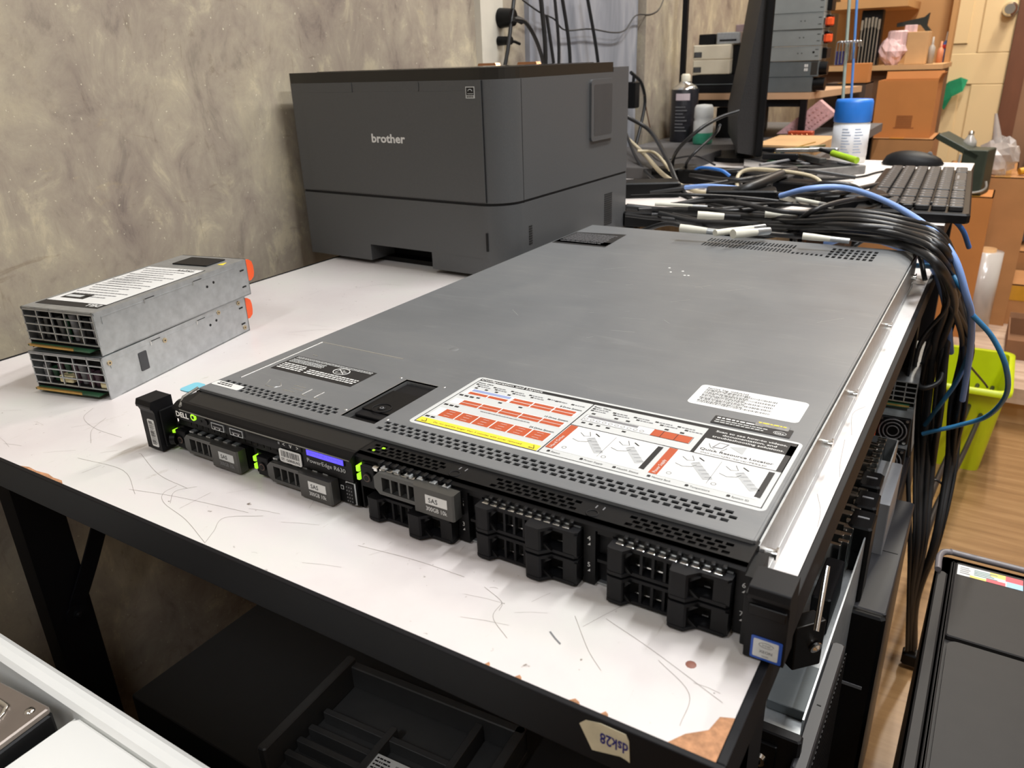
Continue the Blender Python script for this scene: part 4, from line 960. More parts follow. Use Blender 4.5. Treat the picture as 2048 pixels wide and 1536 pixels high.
# power supplies, side on, latches to the right
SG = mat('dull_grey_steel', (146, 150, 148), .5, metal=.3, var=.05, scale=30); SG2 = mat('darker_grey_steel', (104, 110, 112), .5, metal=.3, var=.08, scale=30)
info = [('at the bottom of the shelf stack', 0, .000, False, .0385), ('second from the bottom of the shelf stack, with white marks', 0, .0390, False, .0395),
        ('third from the bottom of the shelf stack', 1, .0790, False, .0365), ('fourth from the bottom, orange latch, just above the spotted one', 1, .1160, True, .0395),
        ('fifth from the bottom, upper orange latch in view', 1, .1560, True, .0395), ('on top of the shelf stack, cut by the frame', 1, .1960, False, .0600)]
for i, (lab, paler, z, lat, h) in enumerate(info):
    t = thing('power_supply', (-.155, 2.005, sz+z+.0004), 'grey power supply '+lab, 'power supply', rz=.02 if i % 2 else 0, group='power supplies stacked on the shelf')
    L = .186-(.012 if i == 0 else 0); mt = SG if paler else SG2  # the two lowest are a different supply model in darker steel
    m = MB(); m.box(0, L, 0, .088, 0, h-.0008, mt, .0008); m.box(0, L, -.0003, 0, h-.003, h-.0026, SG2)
    if i in (2, 3, 4):
        for x in (.130, .140): m.cyl((x, -.0004, h*.5), (x, .0005, h*.5), .0015, DARK, 10)
    if i == 2: m.cyl((.170, -.0005, h*.55), (.170, 0, h*.55), .003, DARK, 12)
    if i == 1:
        for k in range(4): m.box(.150+(k % 2)*.005, .154+(k % 2)*.005, -.0006, 0, .014+(k//2)*.010, .021+(k//2)*.010, WHT)
        m.box(.167, .184, -.0005, 0, .004, .036, CHRM)
    for zz in (.010, .026):
        if paler: m.box(L-.012, L-.004, -.0005, 0, zz, zz+.0015, DARK)
    m.build('housing', t)
    if lat: MB().box(L-.001, L+.005, .004, .012, .009, .026, CHRM, .001).box(L+.005, L+.026, .003, .013, .006, .027, ORP, .005).build('release_latch', t)
    if i < 2: MB().cyl((L, .022, h/2), (L+.030-.01*i, .022, h/2), .017, BLK, 20).build('fan_end', t)
    MB().box(L, L+.012, .03, .085, .004, h-.006, BLK, .002).build('rear_panel', t)
# white adapters etc
for i, (z, lab) in enumerate(((.0500+sz, 'lower white plastic adapter box on the shelf rack'), (.0895+sz, 'upper white plastic adapter box on the shelf rack'))):
    t = thing('adapter_box', (-.318, 2.01, z), lab, 'adapter', group='white adapters on the shelf')
    m = MB(); m.box(.0, .108, 0, .09, 0, .038, mat('warm_white_plastic', (218, 208, 186), .5, var=.03), .003); m.build('case', t)
    m = MB(); m.box(.004, .026, -.0012, .0, .006, .020, DARK); [m.box(.006, .024, -.0016, -.0012, .008+k*.004, .0095+k*.004, INKG) for k in range(3)]; m.build('label_window', t)
simple('network_switch', (-.320, -.165, 2.008, 2.2, sz+.0004, sz+.022), 'black flat box under the white adapters, lowest of the pile', 'device', BLK2)
simple('network_switch', (-.318, -.160, 2.010, 2.2, sz+.0250, sz+.0485), 'second black flat box under the white adapters', 'device', BLK2)
simple('metal_plate', (-.318, -.162, 2.006, 2.19, sz+.0224, sz+.0246), 'thin metal plate between the two flat black boxes', 'plate', SG2, 0)
simple('black_case', (-.208, -.160, 2.03, 2.2, sz+.0489, sz+.1250), 'black block beside the white adapters on the shelf', 'case', BLK)
simple('dark_device', (-.310, -.262, 2.03, 2.12, sz+.1285, sz+.1560), 'small dark device on top of the upper white adapter', 'device', BLK2)
t = thing('disk_drive', (-.256, 2.02, sz+.1285), 'silver disk drive on top of the adapters, left of the monitor', 'drive')
m = MB(); m.box(0, .068, 0, .1, 0, .030, SILV, .003); m.build('case', t); MB().box(.010, .058, -.0008, 0, .007, .012, DARK).build('slot', t)
simple('storage_carton', (-.236, -.165, 2.13, 2.25, sz+.1255, sz+.180), 'pinkish grey box with dark red edge behind the silver drive', 'box', mat('pinkish_grey_card', (150, 128, 128), .7, var=.1))
bpy.data.objects['storage_carton'].data.materials.append(FRW)
simple('equipment_case', (-.245, -.165, 2.03, 2.3, DZ+.0006, .125), 'black equipment case in the dark under the shelf board', 'case', BLK)
# bubble wrap packet, orange connector, flap
PINK = mat('pink_antistatic_film', (205, 160, 160), .4, var=.15, scale=160, bump=.6)
t = thing('bubble_wrap_packet', tuple(pY(1600, 245, 2.06)), 'pink antistatic bubble wrap packet leaning under the shelf', 'packaging')
O = Vector(t.location); m = MB(); A = [pY(1552, 268, 2.03)-O, pY(1640, 200, 2.03)-O, pY(1672, 228, 2.03)-O, pY(1618, 268, 2.03)-O]
V = [tuple(v) for v in A]+[tuple(v+Vector((0, .03, 0))) for v in A]; m.add(V, [(0, 3, 2, 1), (4, 5, 6, 7), (0, 1, 5, 4), (1, 2, 6, 5), (2, 3, 7, 6), (3, 0, 4, 7)], PINK)
for k in range(9):
    for j in range(3):
        a = A[0].lerp(A[1], .12+k*.09); b = A[3].lerp(A[2], .12+k*.09); c = a.lerp(b, .25+j*.25); m.cyl(c+Vector((0, -.002, 0)), c, .003, PINK, 8)
m.build('wrap', t, bevel=.003)
a = pY(1578, 272, 1.97); b = pY(1630, 250, 1.97)
t = thing('copper_connector', (a.x, 1.95, DZ+.0006), 'orange block with a row of shiny copper loops', 'connector'); m = MB(); m.box(0, .064, 0, .03, 0, .028, mat('dark_orange_plastic', (178, 70, 36), .45), .002); m.build('block', t)
m = MB()
for k in range(4): m.tube([(.010+k*.013+.004*math.cos(q_), -.001, .018+.004*math.sin(q_)) for q_ in [2*PI*i/12 for i in range(13)]], .0010, mat('copper', (230, 150, 110), .2, metal=1), 5)
m.build('loops', t)
simple('cardboard_piece', (-.03, .115, 1.66, 1.92, DZ+.0006, DZ+.022), 'flat piece of pale cardboard lying below the copper connector', 'cardboard', CARD2, 0)
simple('sponge', (-.022, .048, 1.645, 1.656, DZ+.0006, DZ+.018), 'dark foam sponge in front of the flat cardboard', 'sponge', BLK2, .005)

# clear strip and blue cord hanging from above
s0, s1 = pY(1678, 312, 1.63), pY(1703, -60, 1.63); s1 = s0+(s1-s0)*((CZ-s0.z)/(s1.z-s0.z))
tag(MB().tube([s0, s0.lerp(s1, .5), s1], .0035, mat('pale_green_tube', (160, 172, 160), .3), 8).build('hanging_rod', off=tuple(s0)), 'pale thin rod standing upright behind the wipes canister', 'rod')
s0, s1 = pY(1700, 236, 1.64), pY(1716, -60, 1.64); s1 = s0+(s1-s0)*((CZ-s0.z)/(s1.z-s0.z))
tag(MB().tube(spline([s0, s0.lerp(s1, .4)+Vector((.003, 0, 0)), s1], 6), .0028, mat('light_blue_cord', (92, 140, 206), .5), 8).build('blue_rope', off=tuple(s0)), 'light blue rope hanging straight down behind the blue lid', 'rope')
# hex keys hanging near the rod
t = thing('hex_key_set', tuple(pY(1692, 100, 1.625)), 'bunch of shiny hex keys in a purple holder by the hanging rod', 'tool'); O = Vector(t.location); m = MB(); PUR = mat('purple_holder', (62, 56, 110), .5)
m.box(-.022, -.004, 0, .01, -.030, -.002, PUR, .001); m.build('holder', t)
for k in range(7):
    x = -.020+k*.0065; m = MB(); m.tube(spline([(x, -.003, -.030+k*.002), (x, -.003, .010), (x+.002, -.003, .016), (x+.010, -.003, .017), (x+.012, -.003, .006)], 4), .0014, CHRM, 6); m.build('hex_key', t)

# ================================================================ far cabinet and boxes
CB = (-.16, .250, 2.95, 3.28)
t = thing('tall_cabinet', ctr(*CB, FZ), 'dark brown cabinet with open wooden shelf against the back wall', 'cabinet'); O = tuple(t.location)
m = MB(); m.box(*CB[:4], FZ, .196, mat('brown_board', (120, 84, 56), .6)); m.build('carcass', t, O)
m = MB(); m.box(-.17, .256, 2.90, 3.3, .196, .212, CARD2); m.build('worktop', t, O)
m = MB(); m.box(-.17, .250, 3.27, 3.285, .212, 1.2, mat('orange_ply', (196, 148, 94), .6, var=.06, scale=6)); m.box(.236, .252, 3.18, 3.27, .212, 1.2, mat('orange_ply', (196, 148, 94), .6)); m.build('shelf_back', t, O)
a, b = pY(1725, -10, 2.9), pY(1800, 30, 3.4)
m = MB(); m.box(-.17, .12, 2.9, 3.26, .40, .425, mat('orange_ply', (196, 148, 94), .6)); m.build('upper_shelf', t, O)
def carton(x0, x1, y0, y1, z0, z1, label, mt=CARD, opened=True, rz=0, inner=CARD3, flap=.06, name='cardboard_box'):
    t = thing(name, ctr(x0, x1, y0, y1, z0), label, 'box', rz=rz, group=None); w_, d_ = (x1-x0)/2, (y1-y0)/2; h = z1-z0; e = .004
    m = MB(); m.box(-w_, w_, -d_, -d_+e, 0, h, mt); m.box(-w_, w_, d_-e, d_, 0, h, mt); m.box(-w_, -w_+e, -d_+e, d_-e, 0, h, mt); m.box(w_-e, w_, -d_+e, d_-e, 0, h, mt); m.box(-w_+e, w_-e, -d_+e, d_-e, 0, e, mt)
    if not opened: m.box(-w_, w_, -d_, d_, h-.003, h, mt); m.box(-.022, .022, -d_-.0004, d_+.0004, h, h+.0008, mat('brown_tape', (196, 140, 60), .25, coat=.5))
    m.build('box_body', t)
    if opened:
        f = MB(); f.prism([(-d_, h), (-d_-flap*.85, h+flap*.25), (-d_-flap*.85, h+flap*.25+.003), (-d_, h+.003)], -w_, w_, mt, 'x'); f.build('flap', t) if flap > 0 else None
        f = MB(); f.prism([(d_, h), (d_+abs(flap)*.3, h+abs(flap)*.8), (d_+abs(flap)*.3-.003, h+abs(flap)*.8), (d_-.003, h)], -w_, w_, mt, 'x'); f.build('flap', t)
        f = MB(); f.prism([(w_, h), (w_+abs(flap)*.3, h+abs(flap)*.7), (w_+abs(flap)*.3-.003, h+abs(flap)*.7), (w_-.003, h)], -d_, d_, mt, 'y'); f.build('flap', t)
    return t
OR_ = mat('orange_brown_cardboard', (190, 122, 62), .75, var=.07, scale=8)
bb = carton(.088, .268, 2.70, 2.88, -.012, .168, 'big orange brown open box, its printed side facing the desk', OR_, flap=-.03)
m = MB(); 
for k in range(7): m.box(-.018, .030, -.0912, -.0902, .035+k*.0055, .037+k*.0055, mat('brown_print', (136, 76, 36), .7))
m.box(-.025, .038, -.0908, -.0902, .030, .032, mat('brown_print', (136, 76, 36), .7)); m.build('printed_panel', bb)
carton(.06, .285, 2.66, 2.90, FZ, -.0125, 'tall brown box carrying the big orange brown one', CARD, opened=False)
# things on the cabinet and around
def blob(mb, c, rx, ry, rz_, m, seed=1, n=10, amp=.25):
    rr = random.Random(seed); V = []; F = []; S = 2*n
    for i in range(n+1):
        th = PI*i/n
        for j in range(S):
            ph = 2*PI*j/S; q_ = 1+rr.uniform(-amp, amp); V.append((c[0]+rx*q_*math.sin(th)*math.cos(ph), c[1]+ry*q_*math.sin(th)*math.sin(ph), c[2]+rz_*q_*math.cos(th)))
    for i in range(n):
        for j in range(S): F.append((i*S+j, (i+1)*S+j, (i+1)*S+(j+1) % S, i*S+(j+1) % S))
    return mb.add(V, F, m, False)
PINK2 = mat('striped_pink_bag', (226, 190, 188), .45, var=.22, scale=22, stretch=(6, 1, .3))
t = thing('pink_bag', (.085, 2.945, .2125), 'crumpled pink and white striped bag on the cabinet edge', 'bag'); m = MB(); blob(m, (0, 0, .045), .048, .025, .045, PINK2, 4, 8, .16); m.box(-.02, .045, -.01, .03, .03, .112, PINK2, .008); m.build('bag_body', t)
MB().box(.030, .070, .002, .008, .098, .128, PINK2, .002).build('bag_handle', t)
simple('wooden_box', (.128, .196, 2.935, 3.03, .2125, .318), 'pale plain cube box on the cabinet worktop', 'box', CARD2, .002)
t = thing('barcode_scanner', (.150, 2.97, .3185), 'black gun shaped scanner resting on the pale cube box', 'scanner'); m = MB(); m.prism([(-.065, .030), (.020, .046), (.034, .060), (.030, .020), (.046, .002), (.030, .000), (.010, .022), (-.065, .018)], 0, .03, mat('dark_green_black', (34, 38, 32), .45), 'y'); m.build('shell', t, bevel=.003)
MB().box(-.066, -.060, .004, .026, .018, .028, DARK).build('window', t)
simple('small_carton', (.022, .092, 2.44, 2.50, .172, .228), 'small orange brown carton beside the blue cord', 'box', OR_, .001)
carton(-.03, .093, 2.42, 2.56, FZ, .1715, 'tall dark brown box supporting the small carton', DKWOOD, opened=False)
simple('magazine_holder', (-.030, .040, 2.935, 2.99, .2125, .395), 'black holder full of tools on the cabinet', 'holder', BLK2, .004)
rr = random.Random(31)
for k in range(6):
    x = -.022+k*.011; t = thing('screwdriver', (x, 2.925, .30+rr.uniform(0, .01)), 'shiny tool tip standing before the black holder', 'tool', group='tools before the black holder')
    m = MB(); m.cyl((0, 0, -.087), (0, 0, .03), .002, CHRM, 8); m.build('shaft', t); m = MB(); m.cyl((0, 0, .03), (0, 0, .062), .0042, rr.choice((CHRM, BLK2)), 10); m.build('handle', t)
for (x, z1, mt, lab) in ((.206, .300, mat('grey_spray', (168, 160, 150), .4), 'grey spray bottle on the cabinet, right of the cube box'), (.232, .318, mat('red_blue_tube', (80, 110, 180), .4), 'blue glue tube with a red band on the cabinet'), (.222, .285, mat('pale_orange_tube', (216, 140, 100), .4), 'pale orange tube beside the blue glue tube')):
    yy = 3.0 if x < .21 else 3.15+(x > .225)*.06; t = thing('bottle', (x, yy, .2125), lab, 'bottle'); m = MB(); h = z1-.2125
    m.lathe([(0, 0), (.011, 0), (.011, h*.6), (.004, h*.72)], (0, 0, 0), mt, 16); m.build('bottle_body', t)
    m = MB(); m.lathe([(.0045, h*.7), (.003, h), (0, h)], (0, 0, 0), WHTP if x > .23 else mt, 12); m.build('nozzle', t)
    if .23 < x: m = MB(); m.lathe([(.0113, h*.45), (.0115, h*.45), (.0115, h*.58), (.0113, h*.58)], (0, 0, 0), mat('red_band', (196, 50, 50), .4), 16); m.build('band', t)

# ================================================================ right background: floor boxes, bin, bench plank
simple('wooden_platform', (.36, 1.25, 2.10, 2.95, -.665, -.62), 'pale worn wooden platform top behind the lime green bin', 'platform', wood('worn_pale_wood', (168, 140, 118), (196, 168, 146), (214, 190, 168), (1.5, 12, 8), .5), 0)
simple('platform_base', (.40, 1.25, 2.14, 2.90, FZ, -.6655), 'dark base carrying the worn wooden platform', 'base', CARD2, 0)
# lime bin
t = thing('plastic_bin', (.465, 1.90, FZ), 'lime green rectangular plastic bin on the wooden floor', 'bin')
LIME = mat('lime_plastic', (196, 208, 18), .4, var=.03)
def frus(mb, a0, b0, a1, b1, z0, z1, m, r=.02, flip=False):
    P0 = rrect(-a0, a0, -b0, b0, r); P1 = rrect(-a1, a1, -b1, b1, r*1.2); n = len(P0)
    V = [(x, y, z0) for x, y in P0]+[(x, y, z1) for x, y in P1]; F = [(i, (i+1) % n, n+(i+1) % n, n+i) for i in range(n)]
    if flip: F = [tuple(reversed(f)) for f in F]
    mb.add(V, F, m, True); return V
m = MB(); frus(m, .115, .125, .140, .150, 0, .235, LIME); frus(m, .112, .122, .137, .147, .004, .235, LIME, flip=True)
m.prism(rrect(-.115, .115, -.125, .125, .02), 0, .004, LIME); m.build('bin_body', t)
m = MB(); P0 = rrect(-.137, .137, -.147, .147, .024); P1 = rrect(-.150, .150, -.160, .160, .028); n = len(P0)
V = [(x, y, .235) for x, y in P0]+[(x, y, .236) for x, y in P1]+[(x, y, .222) for x, y in P1]
m.add(V, [(i, n+i, n+(i+1) % n, (i+1) % n) for i in range(n)]+[(n+i, 2*n+i, 2*n+(i+1) % n, n+(i+1) % n) for i in range(n)], LIME, True); m.build('rim', t)
# stretch film roll
rb = pz(1966, 652, -.62); t = thing('stretch_film_roll', (rb.x-.032, rb.y-.03, -.62+.0006), 'upright roll of clear stretch film with a cardboard core', 'roll')
FILM = mat('stretch_film', (196, 190, 184), .22, var=.08, scale=10, coat=.5)
m = MB(); m.lathe([(.026, 0), (.048, 0), (.048, .262), (.026, .262)], (0, 0, 0), FILM, 28); m.build('film', t); m = MB(); m.lathe([(.022, .0), (.026, .0), (.026, .272), (.022, .272), (.022, 0)], (0, 0, 0), CARD2, 24); m.build('core', t)
carton(.60, .80, 2.35, 2.60, -.6194, -.56, 'shallow brown tray of packed parts on the wooden platform', CARD3, flap=-.02)
cb = carton(.575, .84, 2.72, 2.94, -.6194, -.480, 'brown box with shiny amber tape beside the film roll', CARD, opened=False)
MB().box(-.1325, .1325, -.1112, -.1102, .085, .135, mat('amber_tape', (206, 150, 50), .2, coat=.6)).build('tape', cb)
carton(.56, .86, 2.97, 3.25, FZ, -.42, 'brown box with tan tape standing on the floor', CARD, opened=False)
carton(.40, .58, 2.97, 3.24, FZ, -.38, 'brown box behind the film roll with raised flaps', CARD3, flap=.06)
carton(.62, .90, 3.32, 3.6, FZ, -.30, 'large dark brown box far back beside the door', CARD3, flap=.05)
carton(.372, .487, 2.50, 2.66, FZ, -.164, 'narrow upright orange box beyond the desk corner', OR_, opened=False)
carton(.30, .545, 3.30, 3.62, FZ, -.19, 'brown closed box before the cream door', CARD, opened=False)
carton(.57, .80, 3.70, 3.94, FZ, -.12, 'tall brown box standing at the back wall', CARD3, opened=False)
# dark green case with white lip
t = thing('tool_case', (.405, 2.57, -.1625), 'dark green open case with a pale lip on top of the orange box', 'case', rz=-.2)
DG = mat('dark_green_case', (54, 62, 52), .5, var=.1, scale=30)
m = MB(); m.box(-.015, .055, -.05, .05, 0, .135, DG, .004); m.build('case_body', t)
m = MB(); m.M = Matrix.Translation((-.005, 0, .118)) @ Matrix.Rotation(.45, 4, 'Y'); m.box(-.105, .035, -.05, .05, 0, .018, DG, .003); m.build('lid', t)
m = MB(); m.tube(spline([(-.018, -.054, .12), (-.022, -.054, .05), (-.030, -.054, .014), (-.010, -.054, .004), (.045, -.054, .010), (.068, -.054, .024), (.066, -.054, .045)], 5), .0035, mat('grey_lip', (176, 172, 166), .5), 8); m.build('handle', t)
t = thing('light_bulb', (.392, 2.60, -.037), 'clear round light bulb lying on the dark green case', 'bulb') ; m = MB()
m.lathe([(0, 0), (.014, .004), (.020, .016), (.019, .028), (.010, .040), (.008, .046)], (0, 0, 0), mat('bulb_glass', (236, 232, 226), .05, var=0, trans=.55, spec=.8), 20); m.build('glass', t); m = MB(); m.lathe([(.008, .044), (.008, .056), (0, .060)], (0, 0, 0), CHRM, 14); m.build('screw_cap', t)
BAG = mat('clear_plastic_bag', (215, 208, 204), .18, var=.1, scale=30, trans=.35, alpha=.75)
t = thing('plastic_bag', (.475, 2.75, -.1275), 'crumpled translucent plastic bag on the boxes by the door', 'bag'); m = MB(); blob(m, (0, 0, .055), .055, .04, .060, BAG, 9, 9, .2); m.build('bag_body', t)
m = MB(); m.cyl((-.01, 0, .10), (-.03, 0, .19), .016, BAG, 10, .004); m.build('bag_neck', t)
carton(.47-.06, .47+.12, 2.69, 2.86, FZ, -.128, 'upright brown box under the translucent bag', CARD, opened=False)
t = thing('yellow_handled_tool', (.560, 2.75, -.127), 'yellow handled tool lying by the translucent bag', 'tool', rz=.5); m = MB(); m.cyl((-.02, 0, .012), (.03, 0, .020), .011, mat('yellow_handle', (214, 160, 40), .45), 14); m.build('handle', t)
m = MB(); m.cyl((.03, 0, .020), (.10, 0, .012), .007, BLK, 12); m.build('shaft', t)
t = thing('grey_sack', (.585, 2.86, -.4195), 'blue grey fabric sack at the right edge of the picture', 'bag'); m = MB(); blob(m, (0, .25, .12), .060, .06, .12, mat('blue_grey_fabric', (84, 92, 104), .8, var=.1), 5, 10, .08); m.build('sack_body', t); m = MB(); m.cyl((0, .25, .22), (.01, .25, .265), .014, mat('blue_grey_fabric', (84, 92, 104), .8), 10, .024); m.build('sack_neck', t)

# ================================================================ clutter on the white desk
def rotbox(name, c, size, rz, label, cat, mt, grp=None, tilt=0, parts=None):
    t = thing(name, c, label, cat, rz=rz, group=grp); m = MB(); a, b, h = size
    if tilt: m.M = Matrix.Rotation(tilt, 4, 'Y')
    m.box(-a/2, a/2, -b/2, b/2, 0, h, mt, min(.002, h*.4)); m.build('body', t); return t
t = rotbox('laptop_base', (.145, 1.40, DZ+.0008), (.20, .15, .016), -.72, 'opened silver laptop base crowded with loose metal parts', 'computer', mat('silver_grey_plastic', (140, 138, 136), .4, metal=.4, var=.15, scale=60), tilt=0)
m = MB(); m.box(-.09, .09, -.065, .065, .016, .0172, BLK2); rr = random.Random(44)
for k in range(16):
    x, y = rr.uniform(-.08, .06), rr.uniform(-.058, .04); m.box(x, x+rr.uniform(.01, .03), y, y+rr.uniform(.004, .016), .0172, .0172+rr.uniform(.001, .004), rr.choice((INKG, CHRM, BLK, GUN, PCB)))
m.build('inner_board', t)
m = MB(); m.box(-.098, .098, -.0755, -.071, .004, .018, CHRM, .001); m.build('edge_strip', t)
for (dx, dy, a, s, lab, mt) in ((-.01, .03, .4, (.11, .012, .008), 'silver bracket lying across the laptop base', CHRM), (.02, -.01, -.9, (.09, .016, .010), 'grey metal strip on the laptop base', GUN), (-.045, -.005, .1, (.07, .02, .012), 'dark metal block on the laptop base', BLK2), (.03, .045, -.2, (.06, .014, .009), 'small shiny plate on the laptop base', SILV)):
    rotbox('metal_part', (.145+dx, 1.40+dy, DZ+.0220+.012*(dy > 0)), s, a, lab, 'metal part', mt)
gp = [pz(1640, 299, DZ+.040), pz(1714, 321, DZ+.028)]
t = thing('screwdriver', tuple(gp[0].lerp(gp[1], .5)), 'lime green screwdriver handle on the pile of metal parts', 'tool'); O = Vector(t.location)
m = MB(); m.cyl(gp[0].lerp(gp[1], .35)-O, gp[1]-O, .0065, mat('lime_handle', (160, 196, 40), .4), 14); m.build('handle', t); m = MB(); m.cyl(gp[0]-O, gp[0].lerp(gp[1], .35)-O, .0035, BLK2, 10); m.build('shaft', t)
for (a, b, r_, mt, lab) in (((1530, 312), (1630, 285), .0022, mat('brass_rod', (190, 160, 80), .3, metal=.7), 'long thin brass rod pointing at the sponge'), ((1560, 300), (1650, 291), .0030, mat('olive_handle', (96, 92, 50), .5), 'olive handled pick beside the brass rod'), ((1520, 330), (1590, 318), .0030, INKG, 'grey pen lying left of the laptop base')):
    p0, p1 = pz(*a, DZ+.022), pz(*b, DZ+.022); O = tuple(p0.lerp(p1, .5)); tag(MB().tube([p0, p0.lerp(p1, .5), p1], r_, mt, 8).build('rod' if r_ < .0025 else 'pen', off=O), lab, 'tool')
rotbox('grey_box', (-.230, 1.36, DZ+.0008), (.32, .36, .022), 0, 'dark grey flat box behind the printer on the desk', 'box', mat('dark_grey_box', (70, 68, 68), .5))

# ================================================================ cables
rr = random.Random(77)
CBK = [mat('black_cable_a', (26, 26, 27), .45, var=.05), mat('black_cable_b', (38, 38, 39), .5, var=.05), mat('black_cable_c', (18, 18, 19), .4, var=.05)]
def cable(pts, r, mt, label, group=None, name='cable', n=7):
    P = spline(pts, n); c = P[len(P)//2]; return tag(MB().tube(P, r, mt, 8).build(name, off=tuple(c)), label, 'cable', group)
def wp(px, py, z): return tuple(pz(px, py, z))
# trunk running over the desk and hanging off its right edge
for i in range(20):
    u = rr.uniform(-1, 1); v = rr.uniform(0, 1); r_ = rr.choice((.0028, .0034, .0040, .0050)); h = .010+.045*v
    sx = rr.choice((1262, 1330, 1400, 1470)) + rr.uniform(-20, 20)
    P = [wp(sx, 428+18*u+rr.uniform(-8, 8), h), wp(sx+90, 440+16*u+rr.uniform(-10, 10), h*.8+.006), wp(1590+rr.uniform(-20, 20), 448+20*u, h+.004), wp(1700, 446+24*u+rr.uniform(-6, 6), h+.012+.012*v)]
    ex = 1862+26*v+rr.uniform(-6, 6); ey = 500+30*u
    P += [wp(1790+14*v, 462+26*u, h+.018), wp(ex, ey, .040+.02*v), wp(1893+24*v+rr.uniform(-5, 5), 590+20*u, -.030-.02*v)]
    k = rr.choice((-1.15, -.95, -.7, -.5, -.2, 0, .75, .95, 1.15))+rr.uniform(-.08, .08)
    k2 = k+rr.uniform(-.2, .2)
    P += [wp(1890+46*k, 690, -.13), wp(1872+50*k2, 800+rr.uniform(-20, 20), -.23), wp(1862+42*k, 930, -.34), wp(1848+26*k, 1080, -.45), wp(1826+8*k, 1200, -.58), wp(1822+7*k, 1296+rr.uniform(-10, 4), -.70)]
    cable(P, r_, CBK[i % 3], 'black cable in the thick bundle hanging off the desk edge', 'black cables of the hanging bundle')
t = thing('power_plug', wp(1828, 1318, -.722), 'black power plug ending the hanging cable bundle near the floor', 'plug'); m = MB(); m.box(-.02, .022, -.012, .012, -.010, .014, BLK, .004); m.build('plug_body', t)
for k in (-1, 1): MB().cyl((.022, k*.006, .002), (.034, k*.006, .002), .002, CHRM, 8).build('pin', t)
for i in range(26):      # shorter cables heaped between printer and server rear
    y0 = rr.uniform(345, 466); h = rr.uniform(.006, .06); x0 = rr.uniform(1255, 1480); L = rr.uniform(160, 380); s_ = rr.uniform(-22, 22)
    P = [wp(x0, y0, h), wp(x0+L*.3, y0+rr.uniform(-14, 14), h+rr.uniform(0, .02)), wp(x0+L*.65, y0+s_*.5+rr.uniform(-14, 14), h+rr.uniform(0, .02)), wp(x0+L, y0+s_, max(.006, h-.01))]
    cable(P, rr.choice((.0026, .0034, .004)), CBK[i % 3], 'black cable lying in the heap between printer and server rear', 'black cables heaped behind the server')
explicit = [
 ([(1985, 775, -.60), (1930, 900, -.55), (1870, 1020, -.50), (1838, 1120, -.50)], .0055, 'thick straight black cable crossing the lime bin, right one'),
 ([(1955, 770, -.58), (1905, 890, -.52), (1855, 1010, -.48), (1835, 1120, -.50)], .0055, 'thick straight black cable crossing the lime bin, left one'),
 ([(1868, 700, -.14), (1835, 745, -.18), (1842, 775, -.19), (1880, 760, -.18), (1888, 700, -.15)], .0040, 'black cable hanging in a short loop beside the light blue end'),
 ([(1925, 715, -.30), (1968, 765, -.42), (1975, 775, -.44)], .0022, 'thin black wire in front of the wooden platform'),
 ([(1905, 985, -.42), (1870, 960, -.40), (1850, 985, -.42), (1845, 1040, -.44)], .0022, 'thin grey wire curling before the lime bin'),
 ([(1252, 232, .155), (1300, 262, .125), (1335, 320, .09), (1362, 378, .05), (1415, 424, .03), (1460, 440, .02)], .0042, 'thick black cable sweeping down from behind the printer'),
 ([(1250, 262, .115), (1275, 320, .07), (1310, 360, .05), (1380, 400, .04)], .0036, 'black cable dipping beside the printer side'),
 ([(1342, 350, .045), (1352, 305, .10), (1395, 262, .14), (1440, 235, .16), (1478, 222, .17)], .0034, 'black cable rising in an arch left of the monitor'),
 ([(1372, 345, .045), (1378, 318, .09), (1430, 268, .13), (1440, 250, .15)], .0028, 'thinner black cable in the arch left of the monitor'),
 ([(1590, 482, .012), (1592, 450, .045), (1630, 420, .075), (1700, 400, .075), (1784, 396, .06), (1795, 430, .045)], .0036, 'black cable looping upward just behind the server rear edge'),
 ([(1600, 380, .06), (1650, 366, .075), (1710, 374, .07), (1745, 402, .06)], .004, 'black cable arch under the light blue one'),
 ([(1300, 385, .05), (1400, 372, .06), (1500, 356, .065), (1560, 352, .06)], .0036, 'black cable running past the monitor foot'),
 ([(1440, 395, .05), (1500, 375, .07), (1560, 350, .075), (1588, 342, .07)], .0085, 'short thick black cable sleeve in the heap'),
 ([(1300, 300, .07), (1330, 318, .07), (1390, 312, .07), (1430, 330, .06)], .002, 'thin dark wire over the grey box'),
 ([(1800, 410, .06), (1860, 408, .055), (1900, 418, .05), (1925, 440, .035)], .004, 'black cable wrapped across the keyboard front'),
 ([(1690, 505, .014), (1740, 475, .03), (1810, 470, .04), (1838, 510, .03), (1850, 560, .005)], .003, 'thin black cable lying right by the server corner')]
for pts, r_, lab in explicit: cable([wp(*q_) for q_ in pts], r_, CBK[0], lab)
LB = mat('light_blue_cable', (128, 160, 218), .45, var=.04); TEAL = mat('teal_cable', (44, 108, 148), .45, var=.04); BEI = mat('beige_cable', (190, 178, 150), .5, var=.04)
cable([wp(*q_) for q_ in ((1560, 392, .07), (1620, 377, .085), (1690, 376, .085), (1770, 402, .08), (1850, 450, .07), (1905, 510, .045), (1932, 590, .0), (1943, 640, -.04), (1938, 720, -.12), (1925, 800, -.20))], .0042, LB, 'light blue network cable arching over the black bundle', name='network_cable')
cable([wp(*q_) for q_ in ((1650, 488, .02), (1700, 474, .035), (1752, 480, .035), (1815, 502, .030), (1862, 530, .015), (1886, 590, -.03), (1897, 650, -.09), (1902, 705, -.15))], .0042, LB, 'light blue network cable hugging the server rear corner', name='network_cable')
cable([wp(*q_) for q_ in ((1370, 375, .06), (1420, 372, .065), (1490, 378, .06), (1520, 385, .05))], .0036, LB, 'short light blue cable showing left of the monitor foot', name='network_cable')
